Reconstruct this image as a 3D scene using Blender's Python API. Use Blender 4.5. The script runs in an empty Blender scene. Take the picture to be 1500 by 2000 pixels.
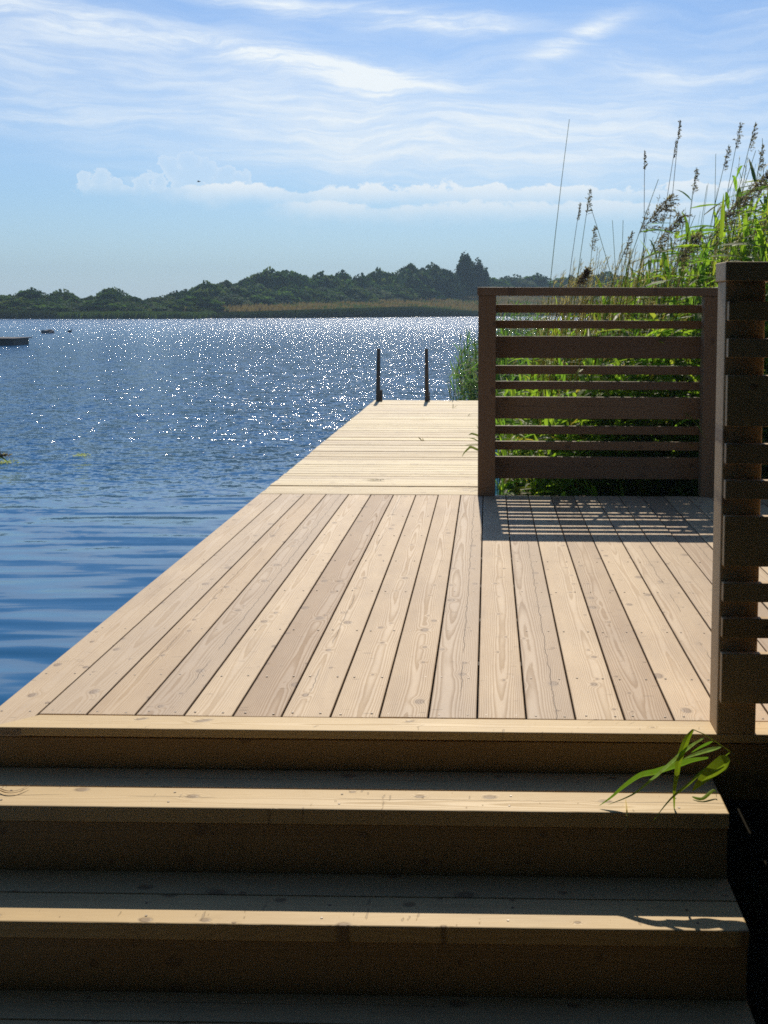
import bpy, bmesh, math, random
from mathutils import Vector, Matrix, noise as mnoise
C = bpy.context.scene
COL = C.collection
PI = math.pi
R = math.radians
rnd = random.Random(7)

# ------------------------------------------------------------------ camera
CAMZ = 1.25
FPX, YAW, PIT, ROLL, CX, CY = 2317.7, 0.02081, 0.07999, 0.0026, 905.08, 785.52
fw = Vector((-math.sin(YAW)*math.cos(PIT), math.cos(YAW)*math.cos(PIT), -math.sin(PIT)))
rt = fw.cross(Vector((0, 0, 1))).normalized()
up = rt.cross(fw)
rt, up = math.cos(ROLL)*rt+math.sin(ROLL)*up, -math.sin(ROLL)*rt+math.cos(ROLL)*up
cam = bpy.data.cameras.new('camera')
camo = bpy.data.objects.new('camera', cam)
COL.objects.link(camo)
camo.matrix_world = Matrix(((rt.x, up.x, -fw.x, 0), (rt.y, up.y, -fw.y, 0), (rt.z, up.z, -fw.z, CAMZ), (0, 0, 0, 1)))
cam.sensor_width = 36
cam.lens = 36*FPX/2000
cam.shift_x = (750-CX)/2000
cam.shift_y = (CY-1000)/2000
cam.clip_start = 0.05
cam.clip_end = 6000
C.camera = camo


def at(px, py, Y=None, Z=None):
    """world point seen at a photo pixel, on the plane y=Y or z=Z"""
    d = fw+rt*((px-CX)/FPX)-up*((py-CY)/FPX)
    t = Y/d.y if Y is not None else (Z-CAMZ)/d.z
    return Vector((0, 0, CAMZ))+d*t


# ------------------------------------------------------------------ light, exposure
SUN_EL, SUN_AZ = R(42.3), R(-1.5)      # azimuth from +Y towards +X
SUN_STR, SKY_STR, EXPO = 4.15, 0.055, 0.0
C.view_settings.view_transform = 'Standard'
C.view_settings.look = 'None'
C.view_settings.gamma = 1
C.view_settings.exposure = EXPO
C.cycles.filter_width = 1.7
C.cycles.max_bounces = 8
C.cycles.use_denoising = False      # the sun's glitter on the water is made of single glints
C.cycles.caustics_reflective = False
C.cycles.caustics_refractive = False
C.cycles.sample_clamp_indirect = .8

sun = bpy.data.lights.new('sun', 'SUN')
sun.energy = SUN_STR
sun.angle = R(0.5)
sun.color = (1.0, 0.90, 0.745)
suno = bpy.data.objects.new('sun', sun)
COL.objects.link(suno)
sd = Vector((math.sin(SUN_AZ)*math.cos(SUN_EL), math.cos(SUN_AZ)*math.cos(SUN_EL), math.sin(SUN_EL)))
suno.rotation_euler = sd.to_track_quat('Z', 'Y').to_euler()
suno.location = (0, 30, 30)


class G:
    """tiny node-graph writer"""
    def __init__(s, tree):
        s.t = tree
        tree.nodes.clear()

    def n(s, typ, props=None, **ins):
        nd = s.t.nodes.new(typ)
        for k, v in (props or {}).items():
            setattr(nd, k, v)
        for k, v in ins.items():
            s.put(nd, k, v)
        return nd

    def put(s, nd, k, v):
        i = nd.inputs[int(k[1:])] if k[0] == '_' and k[1:].isdigit() else nd.inputs[k.replace('_', ' ')]
        if isinstance(v, bpy.types.NodeSocket):
            s.t.links.new(v, i)
        elif isinstance(v, bpy.types.Node):
            s.t.links.new(v.outputs[0], i)
        else:
            i.default_value = v

    def m(s, op, a, b=0.0, c=0.0, clamp=False):
        nd = s.n('ShaderNodeMath', {'operation': op, 'use_clamp': clamp})
        for k, v in enumerate((a, b, c)):
            s.put(nd, '_%d' % k, v)
        return nd.outputs[0]

    def vm(s, op, a, b=(0, 0, 0)):
        nd = s.n('ShaderNodeVectorMath', {'operation': op})
        s.put(nd, '_0', a)
        s.put(nd, '_1', b)
        return nd.outputs[0]

    def xyz(s, x, y, z=0.0):
        return s.n('ShaderNodeCombineXYZ', _0=x, _1=y, _2=z).outputs[0]

    def sep(s, v):
        nd = s.n('ShaderNodeSeparateXYZ', _0=v)
        return nd.outputs[0], nd.outputs[1], nd.outputs[2]

    def noise(s, v, scale, detail=3, rough=.5, dist=0.0, out=0):
        nd = s.n('ShaderNodeTexNoise', Vector=v, Scale=scale, Detail=detail, Roughness=rough, Distortion=dist)
        return nd.outputs[out]

    def ss(s, x, a, b):
        nd = s.n('ShaderNodeMapRange', {'interpolation_type': 'SMOOTHSTEP'})
        for k, v in enumerate((x, a, b, 0.0, 1.0)):
            s.put(nd, '_%d' % k, v)
        return nd.outputs[0]

    def mix(s, f, a, b, mode='MIX'):
        nd = s.n('ShaderNodeMix', {'data_type': 'RGBA', 'blend_type': mode})
        s.put(nd, '_0', f)
        for k, v in ((6, a), (7, b)):
            if isinstance(v, tuple) and len(v) == 3:
                v = v+(1,)
            s.put(nd, '_%d' % k, v)
        return nd.outputs[2]


# ------------------------------------------------------------------ world: Nishita sky and procedural clouds
def make_world():
    w = bpy.data.worlds.new('World')
    C.world = w
    w.use_nodes = True
    g = G(w.node_tree)
    sky = g.n('ShaderNodeTexSky', {'sky_type': 'NISHITA', 'sun_disc': False, 'sun_elevation': SUN_EL,
                                   'sun_rotation': SUN_AZ, 'air_density': 1.0, 'dust_density': 0.6, 'ozone_density': 2.5})
    d = g.n('ShaderNodeTexCoord').outputs['Generated']
    x, y, z = g.sep(d)
    az = g.m('ARCTAN2', x, y)
    el = g.m('ARCSINE', z)
    # 'photo thousand' units: u to the right, v up, 1 = 1000 photo pixels = 0.43 rad
    u = g.m('MULTIPLY', az, 2.318)
    v = g.m('MULTIPLY', el, 2.318)
    n1 = g.noise(g.xyz(g.m('MULTIPLY', u, 1.0), g.m('MULTIPLY', v, 2.2), 0), 3.2, 4, .55, 0.3, out=1)
    a, b, _ = g.sep(n1)
    wu = g.m('ADD', u, g.m('MULTIPLY', g.m('SUBTRACT', a, .5), .15))
    wv = g.m('ADD', v, g.m('MULTIPLY', g.m('SUBTRACT', b, .5), .10))
    fibre = g.noise(g.xyz(g.m('ADD', g.m('MULTIPLY', wu, 1.3), g.m('MULTIPLY', wv, 2.0)), g.m('MULTIPLY', wv, 13.0), 3.1), 2.6, 7, .66)
    fib = g.ss(fibre, .34, .72)

    def P(px, py):
        return (px-953)/1000, (600-py)/1000

    def streak(x0, y0, x1, y1, th, st, uu=wu, vv=wv):
        (ax, ay), (bx, by) = P(x0, y0), P(x1, y1)
        cx, cy, L = (ax+bx)/2, (ay+by)/2, math.hypot(bx-ax, by-ay)/2
        c, s_ = (bx-ax)/2/L, (by-ay)/2/L
        du = g.m('SUBTRACT', uu, cx)
        dv = g.m('SUBTRACT', vv, cy)
        p = g.m('ADD', g.m('MULTIPLY', du, c/L), g.m('MULTIPLY', dv, s_/L))
        q = g.m('ADD', g.m('MULTIPLY', du, -s_*1000/th), g.m('MULTIPLY', dv, c*1000/th))
        e = g.m('ADD', g.m('POWER', g.m('ABSOLUTE', p), 3.0), g.m('MULTIPLY', q, q))
        return g.m('MULTIPLY', g.m('EXPONENT', g.m('MULTIPLY', e, -1.0)), st)

    def add(lst):
        o = lst[0]
        for k in lst[1:]:
            o = g.m('ADD', o, k)
        return o
    su = g.m('ADD', u, g.m('MULTIPLY', g.m('SUBTRACT', a, .5), .06))
    sv = g.m('ADD', v, g.m('MULTIPLY', g.m('SUBTRACT', b, .5), .04))
    sharp = add([
        streak(-60, 52, 380, 112, 26, .62, su, sv), streak(390, 104, 830, 172, 20, 1.05, su, sv),
        streak(620, 44, 1010, 80, 20, 1.05, su, sv), streak(330, 8, 640, 52, 19, .85, su, sv),
        streak(1010, 152, 1205, 62, 17, .75, su, sv), streak(660, 160, 780, 210, 40, .5, su, sv),
        streak(1180, 140, 1480, 175, 20, .4, su, sv), streak(1380, 72, 1520, 66, 12, .4, su, sv),
        streak(-100, 245, 420, 262, 24, .3, su, sv), streak(-2600, 300, -300, 150, 120, .8),
        streak(1700, 60, 4200, 220, 110, .8)])
    broad = add([streak(-200, 150, 900, 250, 120, .40), streak(500, 240, 1600, 270, 115, .68),
                 streak(-300, 110, 700, 130, 70, .25), streak(200, 300, 1700, 310, 60, .30),
                 streak(900, 120, 1700, 150, 80, .18)])
    cir = g.m('ADD', g.m('MULTIPLY', sharp, g.m('ADD', g.m('MULTIPLY', fib, .85), .25)),
              g.m('MULTIPLY', broad, g.m('ADD', g.m('MULTIPLY', fib, .6), .5)))
    # cumulus bank low over the shore: billowing top, level base
    puff = g.noise(g.xyz(u, g.m('MULTIPLY', v, 1.5), 7.7), 11, 6, .62)
    puffd = g.m('SUBTRACT', puff, .5)
    big = g.m('SUBTRACT', g.noise(g.xyz(u, 0.0, 1.3), 2.2, 2, .5), .5)

    def bank(ytop, ybot, x0, x1, amp, st, soft, slope=0.0):
        vt, vb = (600-ytop)/1000, (600-ybot)/1000
        top = g.m('ADD', g.m('ADD', vt, g.m('MULTIPLY', puffd, amp)), g.m('ADD', g.m('MULTIPLY', big, .05), g.m('MULTIPLY', u, slope)))
        dd = g.m('SUBTRACT', top, v)
        edge = g.ss(dd, 0.0, soft)
        low = g.ss(g.m('ADD', v, g.m('MULTIPLY', puffd, .05)), vb-.03, vb+.03)
        ua, ub = (x0-953)/1000, (x1-953)/1000
        ux = g.m('ADD', u, g.m('MULTIPLY', puffd, .25))
        hor = g.m('MULTIPLY', g.ss(ux, ua-.12, ua+.12), g.m('SUBTRACT', 1.0, g.ss(ux, ub-.15, ub+.15)))
        rim = g.m('ADD', .62, g.m('MULTIPLY', g.m('EXPONENT', g.m('MULTIPLY', dd, -55.0)), .38))
        return g.m('MULTIPLY', g.m('MULTIPLY', g.m('MULTIPLY', edge, low), g.m('MULTIPLY', hor, rim)), st)
    cum = g.m('MAXIMUM', bank(362, 394, 330, 1900, .10, 1.1, .010, -.004), bank(394, 424, 560, 1800, .07, .92, .012))
    cum = g.m('MAXIMUM', cum, bank(396, 440, 110, 600, .12, .80, .016, .15))
    cum = g.m('MAXIMUM', cum, bank(440, 470, -100, 380, .08, .35, .03, .1))
    head = None
    for hx, hy, hr in ((352, 348, 24), (382, 338, 24), (420, 344, 22), (452, 350, 22), (476, 362, 20), (330, 368, 20), (300, 380, 18),
                       (196, 378, 20), (220, 372, 22), (246, 386, 18), (270, 396, 16), (390, 372, 46), (450, 380, 36), (222, 398, 34)):
        (ax, ay) = P(hx, hy)
        du = g.m('SUBTRACT', u, ax)
        dv = g.m('SUBTRACT', v, ay)
        r = g.m('SUBTRACT', hr/1000, g.m('SQRT', g.m('ADD', g.m('MULTIPLY', du, du), g.m('MULTIPLY', dv, dv))))
        head = r if head is None else g.m('MAXIMUM', head, r)
    fine = g.m('SUBTRACT', g.noise(g.xyz(u, v, 2.2), 34, 4, .6), .5)
    head = g.m('ADD', g.m('SUBTRACT', head, -.004), g.m('ADD', g.m('MULTIPLY', fine, .045), g.m('MULTIPLY', puffd, .06)))
    hm = g.m('MULTIPLY', g.ss(head, -.001, .004), g.m('ADD', .30, g.m('MULTIPLY', g.m('EXPONENT', g.m('MULTIPLY', g.m('MAXIMUM', head, 0.0), -150.0)), .34)))
    cum = g.m('MAXIMUM', cum, g.m('MULTIPLY', hm, g.ss(v, .195, .225)))
    # clouds elsewhere round the sky so that it carries on beyond the frame
    other = g.m('MULTIPLY', g.ss(g.noise(g.xyz(g.m('MULTIPLY', x, 1.0), y, g.m('MULTIPLY', z, 3.0)), 2.2, 5, .6), .52, .75), g.ss(el, .35, .7))
    mask = g.m('ADD', g.m('MAXIMUM', cir, cum), g.m('MULTIPLY', other, .3), clamp=True)
    mask = g.m('MULTIPLY', mask, g.ss(el, -.01, .04))
    hs = g.n('ShaderNodeHueSaturation', Saturation=SKY_SAT, Value=1.0, Color=sky)
    tint = g.mix(1.0, hs.outputs[0], SKY_TINT, 'MULTIPLY')
    # thicker air low down
    low = g.m('EXPONENT', g.m('MULTIPLY', g.m('MAXIMUM', el, 0.0), -16.0))
    tint = g.mix(g.m('MULTIPLY', low, .55), tint, LOWSKY)
    col = g.mix(mask, tint, CLOUD)
    bg = g.n('ShaderNodeBackground', Color=col, Strength=SKY_STR)
    out = g.n('ShaderNodeOutputWorld', Surface=bg)


SKY_SAT = 1.0
SKY_TINT = (.97, 1.35, 1.80)
LOWSKY = (11.4, 14.3, 18.2)
CLOUD = (16.6, 17.8, 18.6)
make_world()


# ------------------------------------------------------------------ materials
def mat(name):
    m = bpy.data.materials.new(name)
    m.use_nodes = True
    g = G(m.node_tree)
    return m, g


def wood(name, pale, brown, knot, rough=.55, wear=.5, seam=.0, ringw=.0048):
    m, g = mat(name)
    bp = g.n('ShaderNodeAttribute', {'attribute_name': 'bp'}).outputs['Vector']
    br = g.n('ShaderNodeAttribute', {'attribute_name': 'br'}).outputs['Vector']
    r1, r2, r3 = g.sep(br)
    x, y, z = g.sep(bp)
    off = g.m('MULTIPLY', r1, 57.0)
    yy = g.m('ADD', y, off)
    # knots: cells stretched along the board
    kv = g.xyz(g.m('ADD', g.m('MULTIPLY', x, 9.0), g.m('MULTIPLY', r2, 31.0)), g.m('MULTIPLY', yy, 6.0), 0.0)
    vor = g.n('ShaderNodeTexVoronoi', {'voronoi_dimensions': '2D', 'feature': 'F1'}, Vector=kv, Scale=1.0, Randomness=.95)
    kd, kc = vor.outputs['Distance'], vor.outputs['Color']
    kr, kg_, kb = g.sep(kc)
    wn = g.noise(g.xyz(g.m('MULTIPLY', x, 5.0), yy, r1), 9, 2)
    kd = g.m('ADD', kd, g.m('MULTIPLY', g.m('SUBTRACT', wn, .5), .06))
    on = g.ss(kr, .50, .56)
    size = g.m('ADD', .04, g.m('MULTIPLY', g.m('MULTIPLY', kg_, kg_), .11))
    kk = g.m('DIVIDE', kd, size)
    knotm = g.m('MULTIPLY', g.m('SUBTRACT', 1.0, g.ss(kk, .65, 1.05)), on)
    knote = g.m('MULTIPLY', g.m('MULTIPLY', g.ss(kk, .55, .95), g.m('SUBTRACT', 1.0, g.ss(kk, .95, 1.5))), on)
    bulge = g.m('MULTIPLY', g.m('EXPONENT', g.m('MULTIPLY', g.m('MULTIPLY', kk, kk), -.32)), g.m('MULTIPLY', on, .012))
    # growth rings of a plain-sawn board
    bend = g.m('SUBTRACT', g.noise(g.xyz(g.m('MULTIPLY', yy, .9), r2, 0.0), 1.0, 2, .5), .5)
    bend2 = g.m('SUBTRACT', g.noise(g.xyz(g.m('MULTIPLY', yy, .55), r3, 4.0), 1.0, 1.5, .5), .5)
    fine = g.m('SUBTRACT', g.noise(g.xyz(g.m('MULTIPLY', x, 30.0), g.m('MULTIPLY', yy, 3.0), r3), 1.0, 3, .6), .5)
    xc = g.m('ADD', g.m('ADD', x, g.m('MULTIPLY', bend, .06)), g.m('MULTIPLY', g.m('SUBTRACT', r3, .5), .10))
    dp = g.m('ADD', g.m('ADD', .022, g.m('MULTIPLY', r2, .035)), g.m('MULTIPLY', bend2, .05))
    rad = g.m('SQRT', g.m('ADD', g.m('MULTIPLY', xc, xc), g.m('MULTIPLY', g.m('ADD', dp, z), g.m('ADD', dp, z))))
    rad = g.m('ADD', g.m('ADD', rad, bulge), g.m('MULTIPLY', fine, .004))
    ph = g.m('FRACT', g.m('DIVIDE', rad, ringw))
    ring = g.m('MULTIPLY', g.ss(ph, .25, .9), g.m('SUBTRACT', 1.0, g.ss(ph, .9, 1.0)))
    fib = g.noise(g.xyz(g.m('MULTIPLY', x, 420.0), g.m('MULTIPLY', yy, 9.0), r1), 1.0, 2, .6)
    blot = g.noise(g.xyz(g.m('MULTIPLY', x, 9.0), g.m('MULTIPLY', yy, 2.2), r2), 1.0, 4, .6)
    tone = g.m('ADD', g.m('ADD', g.m('MULTIPLY', r1, .85), g.m('MULTIPLY', ring, .19)),
               g.m('ADD', g.m('MULTIPLY', g.m('SUBTRACT', fib, .5), .35), g.m('MULTIPLY', g.m('SUBTRACT', blot, .45), wear*1.6)), clamp=True)
    col = g.mix(tone, pale, brown)
    col = g.mix(g.m('MULTIPLY', knotm, .75), col, knot)
    col = g.mix(g.m('MULTIPLY', knote, .45), col, tuple(k*.55 for k in knot))
    gp = g.n('ShaderNodeNewGeometry').outputs['Position']
    st1 = g.noise(gp, 1.3, 5, .65)
    st2 = g.noise(g.xyz(g.m('MULTIPLY', x, 16.0), g.m('MULTIPLY', yy, 1.2), r3), 1.0, 4, .7)
    col = g.mix(g.m('MULTIPLY', g.ss(g.m('ADD', g.m('MULTIPLY', st1, .6), g.m('MULTIPLY', st2, .5)), .46, .74), wear*.75), col, tuple(k*.72+.06 for k in brown))
    col = g.mix(g.m('MULTIPLY', g.m('SUBTRACT', r2, .3, clamp=True), .45), col, (brown[0]*1.15, brown[0]*.93, brown[0]*.72))
    # lengthwise drying cracks on some boards
    cn = g.m('SUBTRACT', g.noise(g.xyz(g.m('MULTIPLY', yy, 7.0), r3, 9.0), 1.0, 4, .7), .5)
    cpos = g.m('ABSOLUTE', g.m('ADD', g.m('SUBTRACT', x, g.m('MULTIPLY', g.m('SUBTRACT', r2, .5), .05)), g.m('MULTIPLY', cn, .03)))
    cl = g.m('MULTIPLY', g.m('SUBTRACT', 1.0, g.ss(cpos, .0006, .0016)), g.m('MULTIPLY', g.ss(r3, .66, .7), g.ss(g.noise(g.xyz(yy, r1, 2.0), 2.4, 2), .42, .52)))
    # short crosswise checks beside knots
    qn = g.noise(g.xyz(g.m('MULTIPLY', x, 14.0), g.m('MULTIPLY', yy, 60.0), r2), 1.0, 2, .5)
    chk = g.m('MULTIPLY', g.ss(qn, .70, .74), .5)
    dark = g.m('MAXIMUM', cl, chk)
    col = g.mix(g.m('MULTIPLY', dark, .8), col, (.09, .06, .04))
    hgt = g.m('ADD', g.m('ADD', g.m('MULTIPLY', ring, -.25), g.m('MULTIPLY', knotm, .9)),
              g.m('ADD', g.m('MULTIPLY', fib, .35), g.m('MULTIPLY', dark, -1.6)))
    hgt = g.m('ADD', hgt, g.m('MULTIPLY', blot, 1.2))
    bump = g.n('ShaderNodeBump', Strength=.55, Distance=.0016, Height=hgt)
    pb = g.n('ShaderNodeBsdfPrincipled', Base_Color=col, Roughness=g.m('ADD', rough, g.m('MULTIPLY', ring, .15)), Normal=bump)
    pb.inputs['Specular IOR Level'].default_value = .35
    g.n('ShaderNodeOutputMaterial', Surface=pb)
    return m


M = {}
M['deck'] = wood('weathered_pine', (.70, .52, .315), (.38, .24, .125), (.20, .12, .07))
M['jetty'] = wood('pale_pine', (.84, .695, .40), (.52, .38, .20), (.24, .15, .09), wear=.5)
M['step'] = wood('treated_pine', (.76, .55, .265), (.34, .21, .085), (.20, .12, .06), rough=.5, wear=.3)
M['nearscreen'] = wood('yellow_pine', (.64, .45, .23), (.48, .31, .14), (.18, .11, .06), rough=.55)
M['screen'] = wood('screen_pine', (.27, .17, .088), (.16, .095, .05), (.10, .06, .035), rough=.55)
M['greypost'] = wood('grey_post', (.12, .105, .095), (.07, .06, .052), (.06, .04, .03), rough=.7)


def simple(name, color, rough=.8, spec=.3, nscale=6.0, namp=.35, metal=0.0):
    m, g = mat(name)
    p = g.n('ShaderNodeNewGeometry').outputs['Position']
    n = g.noise(p, nscale, 5, .6)
    c = g.mix(g.m('MULTIPLY', n, namp*1.6, clamp=True), color, tuple(k*.45 for k in color))
    b = g.n('ShaderNodeBump', Strength=.4, Distance=.02, Height=n)
    pb = g.n('ShaderNodeBsdfPrincipled', Base_Color=c, Roughness=rough, Normal=b, Metallic=metal)
    pb.inputs['Specular IOR Level'].default_value = spec
    g.n('ShaderNodeOutputMaterial', Surface=pb)
    return m


def leafmat(name, trans=.45, rough=.45, gain=1.0, spec=.4, blotch=False):
    """leaf colour comes from the per-blade attribute; thin, so some light passes through"""
    m, g = mat(name)
    c = g.n('ShaderNodeAttribute', {'attribute_name': 'tint'}).outputs['Color']
    if blotch:
        gp = g.n('ShaderNodeNewGeometry').outputs['Position']
        c = g.mix(g.m('MULTIPLY', g.ss(g.noise(gp, 55, 4, .7), .50, .72), .75), c, (.10, .075, .025))
        c = g.mix(g.m('MULTIPLY', g.noise(gp, 320, 2, .5), .5), c, (.05, .08, .012))
    tr = g.n('ShaderNodeBsdfTranslucent', Color=g.mix(1.0, c, (1.5*gain, 1.75*gain, .75*gain), 'MULTIPLY'))
    pb = g.n('ShaderNodeBsdfPrincipled', Base_Color=c, Roughness=rough)
    pb.inputs['Specular IOR Level'].default_value = spec
    mx = g.n('ShaderNodeMixShader', _0=trans, _1=pb, _2=tr)
    g.n('ShaderNodeOutputMaterial', Surface=mx)
    return m


M['leaf'] = leafmat('reed_leaf', .56, .5, 1.5, .25)
M['fresh'] = leafmat('fresh_leaf', .66, .6, 1.15, .12, True)
M['plume'] = leafmat('reed_plume', .45, .8, .9, .1)
M['tree'] = leafmat('tree_leaf', .3, .8, .8, .1)
M['bark'] = simple('bark', (.09, .07, .05), .9)
M['screw'] = simple('screw_steel', (.22, .19, .16), .45, .5, metal=.6)
M['earth'] = simple('dark_earth', (.035, .03, .02), .95, .1, 3.0, .8)
M['stone'] = simple('shore_stone', (.22, .20, .19), .8, .3, 5.0, .6)
M['white'] = simple('white_hull_paint', (.75, .77, .78), .35, .5)
M['drygrey'] = simple('grey_float_wood', (.16, .15, .14), .8)
M['bird'] = simple('dark_feathers', (.03, .03, .035), .7)


def meadow_mat():
    m, g = mat('meadow')
    p = g.n('ShaderNodeNewGeometry').outputs['Position']
    x, y, z = g.sep(p)
    n = g.noise(g.xyz(g.m('MULTIPLY', x, .05), g.m('MULTIPLY', y, .05), 0), 1.0, 6, .65)
    f = g.noise(p, 1.5, 5, .7)
    c = g.mix(g.ss(n, .35, .62), (.24, .155, .08), (.14, .14, .055))
    c = g.mix(g.m('MULTIPLY', f, .6), c, (.10, .07, .04))
    pb = g.n('ShaderNodeBsdfPrincipled', Base_Color=c, Roughness=.95)
    pb.inputs['Specular IOR Level'].default_value = .1
    g.n('ShaderNodeOutputMaterial', Surface=pb)
    return m


M['meadow'] = meadow_mat()


def water_mat():
    m, g = mat('lake_water')
    p = g.n('ShaderNodeNewGeometry').outputs['Position']
    x, y, z = g.sep(p)
    # sheltered by the landing near the shore, choppier further out
    dist = g.m('SQRT', g.m('ADD', g.m('MULTIPLY', x, x), g.m('MULTIPLY', y, y)))
    wob = g.m('MULTIPLY', g.m('SUBTRACT', g.noise(g.xyz(g.m('MULTIPLY', x, .25), g.m('MULTIPLY', y, .25), 5.0), 1.0, 2), .5), 5.0)
    dw = g.m('ADD', dist, wob)
    chop = g.ss(dw, 8.0, 19.0)
    far = g.ss(dist, 25.0, 120.0)

    def slope(sx, sy, sc, det, ax, ay, seed, rough=.5, rot=0.0):
        cr, sr = math.cos(rot), math.sin(rot)
        xr = g.m('ADD', g.m('MULTIPLY', x, cr*sx), g.m('MULTIPLY', y, sr*sx))
        yr = g.m('ADD', g.m('MULTIPLY', x, -sr*sy), g.m('MULTIPLY', y, cr*sy))
        c = g.noise(g.xyz(xr, yr, seed), sc, det, rough, .2, out=1)
        a, b, _ = g.sep(c)
        return g.m('MULTIPLY', g.m('SUBTRACT', a, .5), ax), g.m('MULTIPLY', g.m('SUBTRACT', b, .5), ay)
    s1 = slope(.17, 1.0, 4.8, 2, .06, .55, 1.0, .45, .04)        # long calm ripples
    s2 = slope(.6, 1.0, 5.5, 2.5, 1.35, 1.7, 7.0, .6, -.05)           # wind chop
    s3 = slope(.8, 1.0, 16.0, 2, 2.7, 2.6, 3.0, .6)                # capillary glitter
    s4 = slope(.5, 1.0, .9, 1, .12, .35, 11.0)
    calm = g.m('SUBTRACT', 1.0, g.m('MULTIPLY', chop, .5))
    c3 = g.m('MULTIPLY', chop, g.m('ADD', .55, g.m('MULTIPLY', far, .45)))
    gust = g.m('ADD', .6, g.m('MULTIPLY', g.noise(g.xyz(g.m('MULTIPLY', x, .06), g.m('MULTIPLY', y, .12), 2.0), 1.0, 3), .8))
    nx = g.m('ADD', g.m('ADD', g.m('MULTIPLY', s1[0], calm), g.m('MULTIPLY', s2[0], chop)), g.m('ADD', g.m('MULTIPLY', s3[0], g.m('MULTIPLY', c3, gust)), g.m('MULTIPLY', s4[0], chop)))
    ny = g.m('ADD', g.m('ADD', g.m('MULTIPLY', s1[1], calm), g.m('MULTIPLY', s2[1], chop)), g.m('ADD', g.m('MULTIPLY', s3[1], g.m('MULTIPLY', c3, gust)), g.m('MULTIPLY', s4[1], chop)))
    nrm = g.vm('NORMALIZE', g.xyz(nx, ny, 1.0))
    col = g.mix(g.noise(p, .3, 3), (.008, .095, .23), (.012, .115, .27))
    pb = g.n('ShaderNodeBsdfPrincipled', Base_Color=col, Roughness=g.m('ADD', .08, g.m('MULTIPLY', g.ss(dist, 30.0, 160.0), .14)), Normal=nrm, IOR=1.333)
    g.n('ShaderNodeOutputMaterial', Surface=pb)
    return m


M['water'] = water_mat()


# ------------------------------------------------------------------ object helpers
def finish(o, parent=None, label=None, cat=None, group=None, kind=None):
    COL.objects.link(o)
    if parent:
        o.parent = parent
    return tag(o, label, cat, group, kind)


def tag(o, label=None, cat=None, group=None, kind=None):
    for k, v in (('label', label), ('category', cat), ('group', group), ('kind', kind)):
        if v:
            o[k] = v
    return o


def thing(name, loc, label, cat, group=None, rz=0):
    o = bpy.data.objects.new(name, None)
    o.location = loc
    o.rotation_euler = (0, 0, rz)
    o.empty_display_size = .1
    return finish(o, None, label, cat, group)


class MB:
    """vertices, faces and a per-blade colour collected into one mesh"""
    def __init__(s):
        s.v, s.f, s.c = [], [], []

    def ribbon(s, pts, ws, side, col, fold=0.0):
        b = len(s.v)
        n = len(pts)
        for i, (p, w) in enumerate(zip(pts, ws)):
            t = (pts[min(i+1, n-1)]-pts[max(i-1, 0)])
            sv = side-t*(side.dot(t)/max(t.length_squared, 1e-9))
            if sv.length < 1e-6:
                sv = t.orthogonal()
            sv.normalize()
            if fold:
                nn = t.cross(sv).normalized()
                s.v += [p-sv*w/2, p+nn*w*fold, p+sv*w/2]
            else:
                s.v += [p-sv*w/2, p+sv*w/2]
        k = 3 if fold else 2
        for i in range(n-1):
            for j in range(k-1):
                a = b+i*k+j
                s.f.append((a, a+1, a+k+1, a+k))
        s.c += [col]*(n*k)

    def tube(s, pts, rs, col, sides=4):
        b = len(s.v)
        n = len(pts)
        for i, (p, r) in enumerate(zip(pts, rs)):
            t = (pts[min(i+1, n-1)]-pts[max(i-1, 0)]).normalized()
            a = t.orthogonal().normalized() if abs(t.z) < .9 else (Vector((1, 0, 0))-t*t.x).normalized()
            c = t.cross(a)
            for k in range(sides):
                an = 2*PI*k/sides
                s.v.append(p+(a*math.cos(an)+c*math.sin(an))*r)
        for i in range(n-1):
            for k in range(sides):
                k2 = (k+1) % sides
                s.f.append((b+i*sides+k, b+i*sides+k2, b+(i+1)*sides+k2, b+(i+1)*sides+k))
        s.f.append(tuple(b+k for k in range(sides))[::-1])
        s.f.append(tuple(b+(n-1)*sides+k for k in range(sides)))
        s.c += [col]*(n*sides)

    def quad(s, p, a, b_, col):
        b = len(s.v)
        s.v += [p-a-b_*.3, p+b_, p+a-b_*.3, p-b_]
        s.f.append((b, b+1, b+2, b+3))
        s.c += [col]*4

    def mesh(s, name, m, smooth=False):
        me = bpy.data.meshes.new(name)
        me.from_pydata([tuple(v) for v in s.v], [], s.f)
        at_ = me.attributes.new('tint', 'FLOAT_COLOR', 'POINT')
        fl = []
        for c in s.c:
            fl += [c[0], c[1], c[2], 1.0]
        at_.data.foreach_set('color', fl)
        me.materials.append(m)
        if smooth:
            me.polygons.foreach_set('use_smooth', [True]*len(me.polygons))
        me.update()
        return me

    def build(s, name, m, parent=None, smooth=False):
        o = bpy.data.objects.new(name, s.mesh(name, m, smooth))
        COL.objects.link(o)
        if parent:
            o.parent = parent
        return o


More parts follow.
